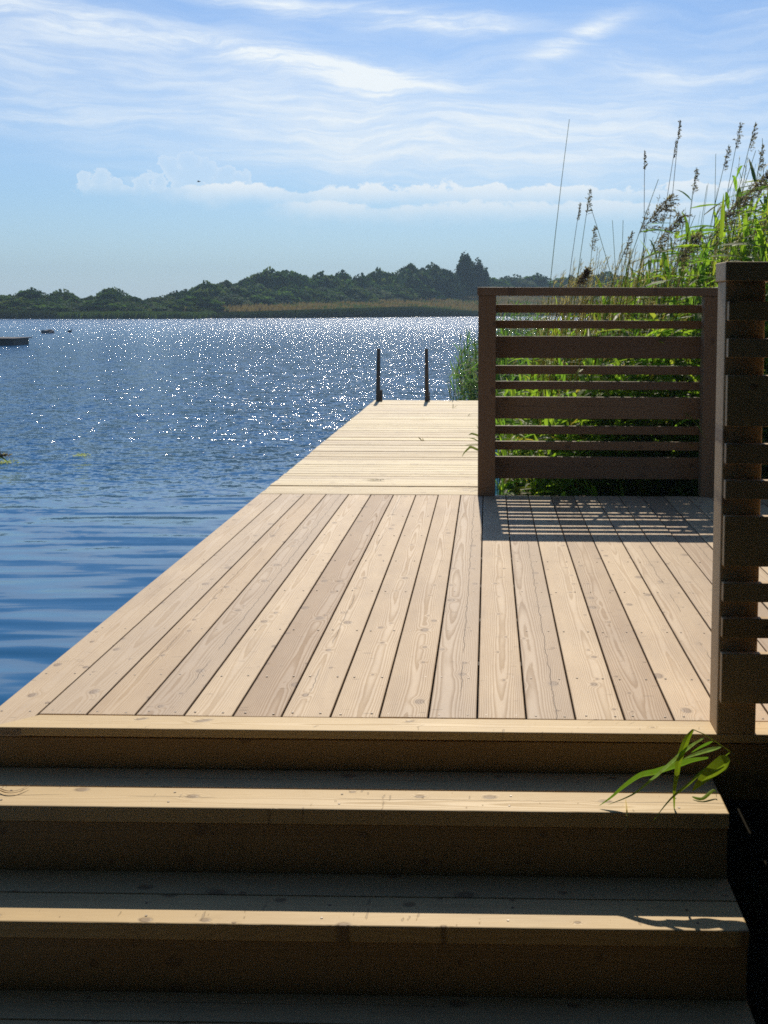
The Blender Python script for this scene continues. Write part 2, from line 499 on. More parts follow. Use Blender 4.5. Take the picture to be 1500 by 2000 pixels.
class BM:
    """bevelled timbers that carry board coordinates for the grain"""
    def __init__(s):
        s.bm = bmesh.new()
        s.lp = s.bm.verts.layers.float_vector.new('bp')
        s.lr = s.bm.verts.layers.float_vector.new('br')

    def board(s, lo, hi, along='y', bev=.003, face='z', tone=None, cuts=0, warp=0.0):
        lo, hi = Vector(lo), Vector(hi)
        c, d = (lo+hi)/2, hi-lo
        t = bmesh.new()
        bmesh.ops.create_cube(t, size=1)
        for v in t.verts:
            v.co = Vector((v.co.x*d.x, v.co.y*d.y, v.co.z*d.z))
        if bev:
            bmesh.ops.bevel(t, geom=t.edges[:], offset=bev, segments=2, profile=.5, affect='EDGES')
        r = (rnd.random() if tone is None else tone, rnd.random(), rnd.random())
        idx = {}
        ax = {'x': 0, 'y': 1, 'z': 2}
        ia, ib = ax[along], ax[face]
        ic = 3-ia-ib
        for v in t.verts:
            n = s.bm.verts.new(v.co+c)
            n[s.lp] = Vector((v.co[ic], v.co[ia], v.co[ib]))
            n[s.lr] = Vector(r)
            idx[v] = n
        for f in t.faces:
            try:
                s.bm.faces.new([idx[v] for v in f.verts])
            except ValueError:
                pass
        t.free()

    def build(s, name, m, parent=None, origin=None):
        me = bpy.data.meshes.new(name)
        bmesh.ops.recalc_face_normals(s.bm, faces=s.bm.faces[:])
        if origin is not None:
            for v in s.bm.verts:
                v.co -= Vector(origin)
        s.bm.to_mesh(me)
        s.bm.free()
        me.materials.append(m)
        o = bpy.data.objects.new(name, me)
        COL.objects.link(o)
        if parent:
            o.parent = parent
        return o


# ------------------------------------------------------------------ water, shore ground, far land
WZ = -.60


def grid(name, xs, ys, fz, m, smooth=True):
    v = [(x, y, fz(x, y)) for y in ys for x in xs]
    nx = len(xs)
    f = [(j*nx+i, j*nx+i+1, (j+1)*nx+i+1, (j+1)*nx+i) for j in range(len(ys)-1) for i in range(nx-1)]
    me = bpy.data.meshes.new(name)
    me.from_pydata(v, [], f)
    me.materials.append(m)
    me.polygons.foreach_set('use_smooth', [smooth]*len(f))
    o = bpy.data.objects.new(name, me)
    COL.objects.link(o)
    o['kind'] = 'structure'
    return o


def lin(a, b, n):
    return [a+(b-a)*i/(n-1) for i in range(n)]


grid('water', lin(-600, 600, 13), lin(-60, 780, 13), lambda x, y: WZ, M['water'])


def shore_x(y):
    """near land lies to the right of this line"""
    pts = [(-40, -30), (-8, -9), (-2, -5.0), (1.5, -3.4), (2.6, -2.2), (3.3, .1), (6, .35), (9, .25), (14, .25), (18, -.3), (22, -.9), (24, -.2), (27, 4), (34, 14), (60, 60)]
    for (y0, x0), (y1, x1) in zip(pts, pts[1:]):
        if y <= y1:
            return x0+(x1-x0)*(y-y0)/(y1-y0)
    return 200


def land_z(x, y):
    d = (x-shore_x(y))
    h = (-1.06 if y < 3.35 else -.95)+.42*max(0, min(1, (d+.5)/.9))+.20*max(0, min(1, d/6))
    if y > 6:
        h += max(0, min(.5, d*.1))*min(1, (y-6)/3)
    return h+.04*mnoise.noise(Vector((x*1.3, y*1.3, 0)))+.02*mnoise.noise(Vector((x*5, y*5, 3)))


grid('ground', lin(-34, 60, 210), lin(-38, 50, 190), land_z, M['earth'])


def far_shore(x):
    """waterline of the far shore, as y over x"""
    pts = [(-500, 120), (-75, 168), (-54, 172), (-46, 176), (-44, 186), (-30, 194), (-3, 236), (20, 262), (120, 300), (500, 330)]
    for (x0, y0), (x1, y1) in zip(pts, pts[1:]):
        if x <= x1:
            return y0+(y1-y0)*(x-x0)/(x1-x0)
    return 330


def far_z(x, y):
    d = y-far_shore(x)
    k = max(0, min(1, (x+60)/55))
    h = -.9+1.0*max(0, min(1, (d+4)/12))
    h += (1.0+1.7*k)*max(0, min(1, (d-5)/40))
    h += 1.5*k*max(0, min(1, (d-40)/60))
    return h+.25*mnoise.noise(Vector((x*.05, y*.05, 2)))


grid('far_hills', lin(-420, 420, 281), [100+i*4 for i in range(80)]+[430, 500, 700], far_z, M['meadow'])


# ------------------------------------------------------------------ the far treeline
def crown_mesh(name, w, h, n, seed, lobes=9, cone=0.0, leaf=.34, hues=((.045, .07, .022), (.06, .10, .028), (.035, .055, .02)), low=.12, ex=2.4):
    """foliage: leaf clumps spread through several overlapping lobes, unit radius w, height h"""
    q = random.Random(seed)
    mb = MB()
    ph = [(q.uniform(0, 6.28), q.uniform(0, 6.28)) for _ in range(6)]
    lb = []
    for i in range(lobes):
        a = q.uniform(0, 2*PI)
        t = q.uniform(low, .95)
        k = math.sqrt(max(.05, 1-(t*1.02)**2))*(1-cone*t)
        lb.append((Vector((math.cos(a)*w*k*.72, math.sin(a)*w*k*.72, h*t*.86)), w*q.uniform(.22, .38), h*q.uniform(.10, .17), q.choice(hues)))
    for i in range(n):
        s = leaf*q.uniform(.5, 1.25)
        if i % 5 < 2:
            # the body of the crown
            a, t = q.uniform(0, 2*PI), low*.3+q.random()**.8*(1-low*.3)
            k = math.sqrt(max(.02, 1-(t*1.0)**ex))*(1-cone*t)*(.92+.5*mnoise.noise(Vector((math.cos(a)*1.6+seed, math.sin(a)*1.6, t*2.6)))+.3*mnoise.noise(Vector((math.cos(a)*4+seed, math.sin(a)*4, t*7))))
            k *= q.uniform(.72, 1.0)
            p = Vector((math.cos(a)*w*k, math.sin(a)*w*k, h*t*(.88+.35*mnoise.noise(Vector((math.cos(a)*2, math.sin(a)*2, seed))))))
            hu = hues[int(a*1.9+t*4) % len(hues)]
        else:
            c, ra, rz, hu = q.choice(lb)
            d = Vector((q.gauss(0, 1), q.gauss(0, 1), q.gauss(0, 1))).normalized()
            k = q.uniform(.6, 1.05) if q.random() > .1 else q.uniform(1.0, 1.3)
            p = c+Vector((d.x*ra*k, d.y*ra*k, d.z*rz*k))
        if p.z < 0.02:
            continue
        a = Vector((q.gauss(0, 1), q.gauss(0, 1), q.gauss(0, 1))).normalized()
        b = a.orthogonal().normalized()
        f = q.uniform(.7, 1.35)
        mb.quad(p, a*s*.6, b*s, (hu[0]*f, hu[1]*f, hu[2]*f))
    return mb.mesh(name, M['tree'])


def trunk_mesh(name, h, r, seed, lean=.04, limbs=5):
    q = random.Random(seed)
    mb = MB()
    pts = [Vector((q.uniform(-lean, lean)*i, q.uniform(-lean, lean)*i, h*i/6-.4)) for i in range(7)]
    mb.tube(pts, [r*(1.25-i*.16) for i in range(7)], (.08, .06, .05), 6)
    for k in range(limbs):
        b = pts[1+k % 5]
        a = q.uniform(0, 2*PI)
        e = b+Vector((math.cos(a), math.sin(a), 1.1))*h*.28
        mb.tube([b, (b+e)/2+Vector((0, 0, .05*h)), e], [r*.5, r*.35, r*.15], (.08, .06, .05), 5)
    return mb.mesh(name, M['bark'])


VAR = []
for i, (w, h, cone) in enumerate(((1, 1, .1), (1.25, .9, .15), (.8, 1.1, .3), (1.4, .8, .05), (1.0, 1.0, .25), (.95, .95, 0))):
    VAR.append((w, h, crown_mesh('crown', w, h, 5200, 100+i, lobes=14+i, cone=cone, leaf=.075,
                                 hues=(((.07, .13, .035), (.11, .18, .045), (.035, .07, .03)), ((.045, .085, .035), (.08, .13, .04), (.14, .17, .06)))[i % 2]),
                trunk_mesh('trunk', h*.75, .035, 50+i, .015)))

ORD = ['first', 'second', 'third', 'fourth', 'fifth', 'sixth', 'seventh', 'eighth', 'ninth', 'tenth', 'eleventh', 'twelfth', 'thirteenth',
       'fourteenth', 'fifteenth', 'sixteenth', 'seventeenth', 'eighteenth', 'nineteenth', 'twentieth', 'twenty-first', 'twenty-second',
       'twenty-third', 'twenty-fourth', 'twenty-fifth', 'twenty-sixth', 'twenty-seventh', 'twenty-eighth', 'twenty-ninth', 'thirtieth',
       'thirty-first', 'thirty-second', 'thirty-third', 'thirty-fourth', 'thirty-fifth', 'thirty-sixth', 'thirty-seventh', 'thirty-eighth']


def tree(px, ptop, wpx, back, label, group, vi, name='broadleaf_tree', base_sink=.0):
    """a tree whose crown tops out at the given photo pixel, `back` metres behind the waterline"""
    Y = 200
    for _ in range(6):
        x = at(px, 610, Y=Y).x
        Y = far_shore(x)+back
    p = at(px, ptop, Y=Y)
    zb = far_z(p.x, Y)-.1-base_sink
    H = p.z-zb
    W = wpx/FPX*Y/2
    w, h, cm, tm = VAR[vi % len(VAR)]
    t = thing(name, (p.x, Y, zb), label, 'tree' if 'tree' in name else 'bush', group, rnd.uniform(0, 6.28))
    sc = (W/w*1.0, W/w*1.0, H/h/.99)
    for nm, me in (('trunk', tm), ('crown', cm)):
        o = bpy.data.objects.new(nm, me)
        o.scale = sc
        COL.objects.link(o)
        o.parent = t
    return t


sky_line = [  # px, top y, width px, metres behind waterline
    (-12, 574, 70, 14), (22, 576, 60, 16), (62, 564, 66, 18), (96, 575, 50, 12), (122, 569, 48, 16), (145, 578, 46, 14), (176, 577, 50, 16),
    (218, 564, 58, 18), (256, 577, 48, 18), (284, 588, 44, 20), (312, 579, 44, 26), (343, 569, 46, 30), (368, 567, 46, 32), (398, 553, 60, 34), (440, 547, 66, 34),
    (482, 542, 60, 36), (524, 526, 74, 34), (566, 527, 70, 34), (600, 542, 56, 38), (634, 535, 54, 40), (664, 531, 52, 42), (704, 536, 56, 42),
    (735, 529, 50, 42), (765, 532, 50, 40), (800, 514, 66, 38), (846, 518, 78, 38), (880, 535, 50, 44), (958, 541, 60, 60), (1000, 540, 60, 62), (1050, 536, 70, 60),
    (1110, 540, 80, 60), (1190, 536, 90, 60), (1280, 532, 90, 58), (1370, 538, 90, 60), (1460, 530, 90, 56), (1550, 536, 90, 60)]
for i, (px, py, w, b) in enumerate(sky_line):
    b += 20*max(0, min(1, (px-400)/100))
    sh = 'broad rounded' if w > 64 else ('small low' if py > 572 else 'middling')
    tree(px, py, w*1.75, b, '%s dark tree on the far skyline, %s from the left' % (sh, ORD[i]), 'trees on the far treeline', i*5+i//3)
low_line = [(40, 583, 76, 8), (92, 588, 70, 6), (135, 592, 60, 7), (200, 585, 80, 9), (250, 590, 60, 10), (300, 592, 60, 16), (345, 586, 60, 18), (385, 578, 70, 20),
            (430, 572, 80, 22), (478, 568, 80, 22), (520, 566, 70, 22), (562, 560, 70, 20), (600, 565, 70, 24), (640, 562, 70, 26), (682, 558, 70, 27),
            (724, 560, 64, 28), (766, 556, 66, 26), (806, 552, 70, 26), (848, 552, 70, 28), (888, 558, 60, 36), (930, 556, 70, 46), (975, 557, 70, 48), (1030, 556, 70, 48), (1130, 560, 90, 44), (1250, 562, 100, 44), (1380, 560, 100, 44), (1500, 560, 100, 44)]
for i, (px, py, w, b) in enumerate(low_line):
    b += 20*max(0, min(1, (px-380)/100))+10*max(0, min(1, (px-700)/150))
    tree(px, py, w*1.7, b, 'low bush before the far treeline, %s from the left of its row' % ORD[i],
         'bushes before the far treeline', i*3+1, 'shrub')

# the lone tall tree with its small companion
def lone(px, ptop, wpx, Y, label, seed, lobes, cone, n):
    p = at(px, ptop, Y=Y)
    zb = far_z(p.x, Y)-.2
    H = p.z-zb
    W = wpx/FPX*Y/2
    t = thing('birch_tree', (p.x, Y, zb), label, 'tree')
    for nm, me in (('trunk', trunk_mesh('trunk', H*.8, .22, seed, .06)), ('crown', crown_mesh('crown', W, H, n, seed, lobes, cone, .42, low=.42, ex=11.0))):
        o = bpy.data.objects.new(nm, me)
        COL.objects.link(o)
        o.parent = t


lone(911, 494, 42, 282, 'tall airy tree standing above the far treeline, just left of the slatted screen', 5, 24, .06, 4600)
lone(935, 506, 25, 284, 'slimmer airy tree close beside the tallest tree, on its right', 6, 14, .1, 2400)
lone(948, 520, 18, 282, 'little tree at the right foot of the two tall far trees', 8, 9, .2, 1100)


# far reed belts along the water
def belt(name, px0, px1, toppx, back, n, cols, label):
    q = random.Random(len(name)+n)
    mb = MB()
    for i in range(n):
        px = q.uniform(px0, px1)
        Y = 200
        for _ in range(5):
            xx = at(px, 610, Y=Y).x
            Y = far_shore(xx)+q.uniform(-1.5, back) if _ == 4 else far_shore(xx)
        top = at(px, toppx(px)+q.uniform(-1, 3), Y=Y).z
        x = at(px, 610, Y=Y).x
        zb = max(WZ-.1, far_z(x, Y)-.2)
        h = max(.5, top-zb)
        c = q.choice(cols)
        f = q.uniform(.7, 1.2)
        lean = Vector((q.uniform(0, .25)*h, q.uniform(-.1, .1), h))
        mb.ribbon([Vector((x, Y, zb)), Vector((x, Y, zb))+lean*.6, Vector((x, Y, zb))+lean], [.22, .18, .03], Vector((1, q.uniform(-.6, .6), 0)), tuple(k*f for k in c))
    o = mb.build(name, M['tree'])
    return tag(o, label, 'reeds', kind='stuff')


def dark_top(px):
    if px < 500:
        return 611-(px-417)*.03
    if px < 800:
        return 608-(px-500)*.032
    return min(609, 598+(px-800)*.075)


belt('reed_belt', 417, 1500, dark_top, 7, 15000, ((.03, .045, .02), (.04, .055, .022), (.028, .04, .022)), 'dark reed belt along the far waterline')
belt('reed_belt', -30, 110, lambda px: 606+(px-50)*.02, 7, 2600, ((.035, .05, .022), (.045, .06, .025)), 'dark low growth along the far waterline at the left edge')
belt('reed_belt', 100, 420, lambda px: 608+abs(px-260)*.01, 7, 4500, ((.07, .11, .035), (.09, .12, .04)), 'paler green reeds along the far waterline on the left')

def meadow_grass():
    q = random.Random(21)
    mb = MB()
    for i in range(22000):
        px = q.uniform(360, 1400)
        Y = 230
        for _ in range(4):
            Y = far_shore(at(px, 610, Y=Y).x)
        Y += q.uniform(6, 62)
        x = at(px, 610, Y=Y).x
        z = far_z(x, Y)
        k = mnoise.noise(Vector((x*.06, Y*.12, 0)))
        h = q.uniform(.3, .9)*(1+.5*k)
        c = q.choice(((.26, .17, .09), (.20, .13, .07), (.30, .20, .10))) if k+q.uniform(-.2, .2) > -.12 else q.choice(((.09, .12, .04), (.12, .14, .05)))
        b_ = Vector((x, Y, z-.1))
        mb.ribbon([b_, b_+Vector((h*.1, 0, h*.6)), b_+Vector((h*.25, 0, h+.1))], [.3, .26, .04], Vector((1, q.uniform(-.4, .4), 0)), c)
    tag(mb.build('meadow_grass', M['tree']), 'brown late-summer grass on the far meadow', 'grass', kind='stuff')


meadow_grass()

# ------------------------------------------------------------------ the deck
X0, NB, PW = -1.379, 27, .15
GAP = .0058
YF, YR, YM, YE = 3.413, 3.5275, 7.842, 15.9
deck = thing('wooden_deck', (0, YR, 0), 'wide wooden deck of pale lengthwise boards at the head of the steps', 'deck')
b = BM()
XR = X0+PW*(NB-1)
tones = [.15, .25, .42, .62, .05, .95, .22, .32, .45, .62, .40, .66, .18, .80, .22, .35]
for i in range(NB):
    x1 = X0+PW*i-GAP/2
    x0 = x1-PW+GAP
    dz = rnd.uniform(-.0015, .0015)
    b.board((x0, YR+.004 if i else YF, -.028+dz), (x1, YM-.004, dz), 'y', .0028, tone=tones[i] if i < len(tones) else None)
b.build('decking', M['deck'], deck, (0, YR, 0))
# mitred edge board across the front
bm = BM()
bm.board((X0+.004, YF, -.026), (XR, YR-.003, .0005), 'x', .0028, tone=.1)
for v in bm.bm.verts:
    if v.co.x < X0+.02:
        v.co.x = X0+.004-(YR-v.co.y)*1.0+.01
bm.build('edge_board', M['step'], deck, (0, YR, 0))
bm = BM()
bm.board((X0-PW+.01, YF+.006, -.20), (XR, YF+.034, -.031), 'x', .002, face='y', tone=.95)  # front fascia toned to the brown end, painting in extra shade
bm.board((X0-PW+.012, YF+.04, -.20), (X0-PW+.04, YM, -.033), 'y', .002, face='x', tone=.5)
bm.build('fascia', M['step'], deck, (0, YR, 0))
for k in range(8):
    y = YF+.16+k*.6
    bm = BM()
    bm.board((X0-PW+.045, y, -.19), (XR, y+.045, -.032), 'x', .002, face='y', tone=.6)
    bm.build('joist', M['greypost'], deck, (0, YR, 0))
for (x, y) in ((-1.3, 4.2), (-1.3, 7.2), (.8, 4.4), (2.2, 7.0)):
    bm = BM()
    bm.board((x, y, -1.6), (x+.1, y+.1, -.2), 'z', .004, face='y')
    bm.build('pile', M['greypost'], deck, (0, YR, 0))


def screws(pts, parent, origin, r=.0034):
    """the hundred screw heads nearest the steps as parts, the rest as one part"""
    one = MB()
    one.tube([Vector((0, 0, -.004)), Vector((0, 0, .0009))], [r, r], (.1, .1, .1), 8)
    me = one.mesh('screw', M['screw'])
    pts = sorted(pts, key=lambda p: (p[1]+abs(p[0])*.3))
    for p in pts[:100]:
        o = bpy.data.objects.new('screw', me)
        o.location = Vector(p)-Vector(origin)
        COL.objects.link(o)
        o.parent = parent
    mb = MB()
    for p in pts[100:]:
        base = Vector(p)-Vector(origin)
        mb.tube([base-Vector((0, 0, .004)), base+Vector((0, 0, .0009))], [r, r], (.1, .1, .1), 8)
    mb.build('screws', M['screw'], parent)['kind'] = 'stuff'


pts = []
for i in range(NB):
    xc = X0+PW*(i-.5)
    for y in (YR+.03, YR+.40, YR+.98, YR+1.62, YR+2.25, YR+2.9, YR+3.5, YM-.05):
        for sx in (-.045, .045):
            pts.append((xc+sx+rnd.uniform(-.005, .005), y+rnd.uniform(-.008, .008), .0005))
screws(pts, deck, (0, YR, 0))

# ------------------------------------------------------------------ the jetty running out from it
jetty = thing('jetty', (0, YM, 0), 'sunlit jetty of pale crosswise boards running out over the water', 'jetty')
b = BM()
JL, JR = X0-PW+.004, .03
y = YM+.0
k = 0
while y < YE-.02:
    w = .118
    dz = rnd.uniform(-.003, .003)
    b.board((JL+rnd.uniform(-.004, .004), y+.003, -.028+dz), (JR+rnd.uniform(-.004, .004), min(y+w, YE), dz), 'x', .003, tone=rnd.random()*.9)
    y += w+.006
    k += 1
b.build('decking', M['jetty'], jetty, (0, YM, 0))
b = BM()
b.board((JL+.01, YM+.03, -.2), (JL+.055, YE-.02, -.033), 'y', .002, face='x')
b.board((JR-.055, YM+.03, -.2), (JR-.01, YE-.02, -.033), 'y', .002, face='x')
b.board((-.8, YM+.03, -.2), (-.755, YE-.02, -.033), 'y', .002, face='x')
b.board((JL+.06, YE-.05, -.2), (-.805, YE-.01, -.033), 'x', .002, face='y')
b.board((-.75, YE-.05, -.2), (JR-.06, YE-.01, -.033), 'x', .002, face='y')
b.build('frame', M['greypost'], jetty, (0, YM, 0))
for yy in (9.5, 12.5, 15.4):
    for xx in (JL+.06, JR-.16):
        bm = BM()
        bm.board((xx, yy, -1.9), (xx+.1, yy+.1, -.04), 'z', .004, face='y')
        bm.build('pile', M['greypost'], jetty, (0, YM, 0))

# ------------------------------------------------------------------ the steps
steps = thing('wooden_steps', (0, YF, -.45), 'broad wooden steps with thick treads leading up to the deck', 'steps')
R0, RS = .122, .186
y1, y2, y3 = 3.143, 2.875, 2.607
XS0, XS1 = -1.545, .662
for k, (yf, z) in enumerate(((y1, -R0), (y2, -R0-RS), (y3, -R0-2*RS))):
    bk = YF+.004 if k == 0 else (y1, y2)[k-1]+.036
    bm = BM()
    mid = yf+(bk-yf)*.5
    bm.board((XS0, yf, z-.045), (XS1, mid-.003, z), 'x', .004, tone=.12+.1*k)
    bm.board((XS0, mid+.003, z-.045), (XS1, bk, z-.0006), 'x', .004, tone=.3)
    bm.build('tread', M['step'], steps, (0, YF, -.45))
    bm = BM()
    bm.board((XS0+.003, yf+.006, z-RS-.0004-.02*(k == 2)), (XS1-.003, yf+.034, z-.0465), 'x', .002, face='y', tone=.95)  # riser shade deepened in the colour: browner than the treads
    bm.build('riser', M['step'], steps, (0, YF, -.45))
sme = bpy.data.meshes.get('screw')
for i_ in range(5):
    for yy, zz in ((y1+.035, -R0), (y1+.10, -R0), (y2+.035, -R0-RS), (y2+.10, -R0-RS)):
        o = bpy.data.objects.new('screw', sme)
        o.location = Vector((-1.35+i_*.47+rnd.uniform(-.01, .01), yy, zz+.0006))-Vector((0, YF, -.45))
        COL.objects.link(o)
        o.parent = steps
bm = BM()
bm.board((XS1-.032, y1+.036, -.62), (XS1-.004, YF, -R0-.047), 'y', .002, face='x')
bm.board((XS1-.032, y2+.036, -.62), (XS1-.004, y1+.002, -R0-RS-.047), 'y', .002, face='x')
bm.board((XS1-.032, y3+.036, -.66), (XS1-.004, y2+.002, -R0-2*RS-.047), 'y', .002, face='x')
bm.build('stringer', M['step'], steps, (0, YF, -.45))


# ------------------------------------------------------------------ the two slatted screens
SLATS = [(1.213, 1.268), (1.109, 1.163), (.912, 1.058), (.804, .862), (.702, .757), (.506, .653), (.402, .458), (.296, .354), (.102, .25)]


def screen(label, xa, xb, ypost, yslat0, yslat1, sx0, sx1, capy0, capy1, posts, group, wd):
    t = thing('slatted_screen', (xa, ypost, 0), label, 'screen', group)
    og = (xa, ypost, 0)
    for px0, px1 in posts:
        bm = BM()
        bm.board((px0, ypost, .0008), (px1, ypost+.115, 1.325), 'z', .004, face='y', tone=.3)
        bm.build('post', wd, t, og)
    bm = BM()
    for z0, z1 in SLATS:
        bm.board((sx0, yslat0, z0), (sx1, yslat1, z1), 'x', .0025, face='y')
    bm.build('slat_panel', wd, t, og)
    bm = BM()
    bm.board((xa-.004, capy0, 1.3255), (xb+.004, capy1, 1.380), 'x', .003, face='z', tone=.3)
    bm.build('top_rail', wd, t, og)
    return t


# far one: slats behind the posts; near one: slats on the steps side
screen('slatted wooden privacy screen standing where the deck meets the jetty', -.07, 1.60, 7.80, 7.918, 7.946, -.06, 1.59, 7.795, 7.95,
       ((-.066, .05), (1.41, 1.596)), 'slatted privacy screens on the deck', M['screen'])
screen('slatted wooden privacy screen beside the top of the steps, cut by the picture edge', .673, 2.35, YF+.002, YF-.027, YF+.0005, .681, 2.34, YF-.03, YF+.119,
       ((.676, .790), (2.23, 2.345)), 'slatted privacy screens on the deck', M['nearscreen'])

# ------------------------------------------------------------------ bathing ladder at the jetty end
lad = thing('bathing_ladder', (-1.13, YE, 0), 'dark wooden bathing ladder at the far end of the jetty', 'ladder')
og = (-1.13, YE, 0)
for xc, tx in ((-1.462, -1.452), (-.812, -.818)):
    bm = BM()
    bm.board((xc-.028, YE-.22, -.0), (xc+.028, YE-.175, .70), 'z', .004, face='y')
    for v in bm.bm.verts:
        if v.co.z > .5:
            v.co.x = tx+(v.co.x-xc)*.72
    bm.build('rail_post', M['greypost'], lad, og)
for xa_, z1 in ((-1.432, .15), (-.782, .13)):
    bm = BM()
    bm.board((xa_, YE-.215, .0), (xa_+(.028 if xa_ < -1 else .010), YE-.18, z1), 'z', .003, face='y')
    bm.build('cleat', M['greypost'], lad, og)
for xc in (-1.462, -.812):
    bm = BM()
    bm.board((xc-.03, YE+.004, -1.5), (xc+.03, YE+.045, -.04), 'z', .003, face='y')
    bm.build('side_rail', M['greypost'], lad, og)
for z in (-.35, -.65, -.95):
    bm = BM()
    bm.board((-1.43, YE+.006, z), (-.844, YE+.04, z+.035), 'x', .003)
    bm.build('rung', M['greypost'], lad, og)


# ------------------------------------------------------------------ reeds
GREEN = [(.10, .17, .03), (.13, .21, .035), (.08, .145, .035), (.17, .24, .04), (.07, .12, .04)]
DRY = [(.30, .22, .11), (.24, .17, .09), (.20, .15, .09)]
PLUM = [(.23, .175, .19), (.16, .12, .135), (.32, .26, .25)]


def curve(p0, p1, bend, n):
    """points from p0 to p1 bowed by vector bend"""
    return [p0.lerp(p1, i/(n-1))+bend*(4*(i/(n-1))*(1-i/(n-1))) for i in range(n)]


def leaf(mb, base, d, L, w, q, col, droop=.35, n=6):
    """a blade springing from base in direction d, bowed over by its weight"""
    d = d.normalized()
    side = d.cross(Vector((0, 0, 1)))
    if side.length < .1:
        side = Vector((1, 0, 0))
    side = (side.normalized()+Vector((q.uniform(-.5, .5), q.uniform(-.5, .5), q.uniform(-.7, .7)))).normalized()
    pts, ws = [], []
    for i in range(n):
        t = i/(n-1)
        pts.append(base+d*L*t+Vector((0, 0, -droop*L*t*t)))
        ws.append(w*(.35+.65*min(1, t*4))*(1-t**2.2)+.001)
    mb.ribbon(pts, ws, side, col, .12)


def plume(mb, base, d, L, W, q, n=90, droop=.25, per=9):
    """a feathery head: side branches, each carrying many hair-fine spikelets, swept by the wind"""
    d = d.normalized()
    s1 = d.orthogonal().normalized()
    s2 = d.cross(s1)
    nb = max(6, n//per)
    mb.ribbon([base+d*L*t_+Vector((0, 0, -droop*.25*L*t_*t_)) for t_ in (0, .33, .66, 1)], [.004, .003, .0025, .001], s1, PLUM[1])
    for j in range(nb):
        t = (j+q.random())/nb
        c = base+d*L*t*.92+Vector((0, 0, -droop*.25*L*t*t))
        a = q.uniform(0, 2*PI)
        o = (s1*math.cos(a)+s2*math.sin(a))
        bl = W*(1.2-t*.75)*q.uniform(.6, 1.35)
        bd = (d*q.uniform(.7, 1.1)+o*q.uniform(.25, .75)+WIND*q.uniform(.15, .6)+Vector((0, 0, -.25))).normalized()
        br_ = [c, c+bd*bl*.5+Vector((0, 0, -.02*bl)), c+bd*bl+Vector((0, 0, -.2*bl))]
        f0 = q.uniform(.75, 1.35)
        mb.ribbon(br_, [.0018, .0015, .001], o, tuple(k*f0 for k in PLUM[1]))
        for i in range(per):
            u_ = q.uniform(.15, 1.0)
            p = br_[0].lerp(br_[1], u_*2) if u_ < .5 else br_[1].lerp(br_[2], u_*2-1)
            dv = (bd*.8+Vector((q.gauss(0, .45), q.gauss(0, .45), q.gauss(-.15, .35)))).normalized()*q.uniform(.012, .03)*min(1, W/.08+.3)
            col = q.choice(PLUM)
            f = q.uniform(.7, 1.4)
            mb.ribbon([p, p+dv*.55, p+dv], [.002, .0078, .0015], Vector((q.gauss(0, 1), q.gauss(0, 1), q.gauss(0, 1))), tuple(k*f for k in col))


WIND = Vector((1, -.1, 0))


def reed(label, top, base, plume_kind, nleaf, seed, group='single reeds above the screen', lean=None, leaves_from=.35, cat='reed', big=1.0):
    """top and base: world points; the plume (if any) ends at top"""
    q = random.Random(seed)
    t = thing('reed', tuple(base), label, cat, group)
    P0, P1 = Vector((0, 0, 0)), top-base
    H = P1.length
    bend = Vector((-.05*H, 0, 0)) if lean is None else Vector(lean)
    pl = {'none': 0, 'spike': .16, 'thin': .22, 'full': .42}[plume_kind]*big
    pts = curve(P0, P1, bend, 12)
    sm = MB()
    sm.tube(pts, [.0045*(1-.55*i/11) for i in range(12)], (.16, .17, .07) if plume_kind != 'spike' else (.13, .11, .06), 5)
    sm.build('stem', M['leaf'], t, True)
    dend = (pts[-1]-pts[-2]).normalized()
    if plume_kind != 'none':
        pm = MB()
        st = pts[-1]-dend*pl
        if plume_kind == 'full':
            plume(pm, st, (dend+WIND*q.uniform(.1, .45)), pl*q.uniform(.9, 1.15), q.uniform(.12, .17)*big, q, 640, q.uniform(.3, .9))
        elif plume_kind == 'thin':
            plume(pm, st, dend, pl, .04, q, 150, .1, 4)
        else:
            plume(pm, st, dend, pl, .02, q, 130, .0, 4)
        pm.build('plume', M['plume'], t)
    for k in range(nleaf):
        tt = leaves_from+(.9-leaves_from)*(k+.5)/nleaf+q.uniform(-.03, .03)
        i = min(10, int(tt*11))
        p = pts[i].lerp(pts[i+1], tt*11-i)
        d = WIND*q.uniform(.6, 1.2)+Vector((q.uniform(-.15, .25), q.uniform(-.5, .3), q.uniform(.15, .75)))
        lm = MB()
        c = q.choice(GREEN)
        f = q.uniform(.8, 1.2)
        leaf(lm, p, d, q.uniform(.28, .48), q.uniform(.018, .03), q, tuple(j*f for j in c), q.uniform(.15, .5), 7)
        lm.build('leaf', M['leaf'], t)
    return t


def gz(x, y):
    return land_z(x, y)


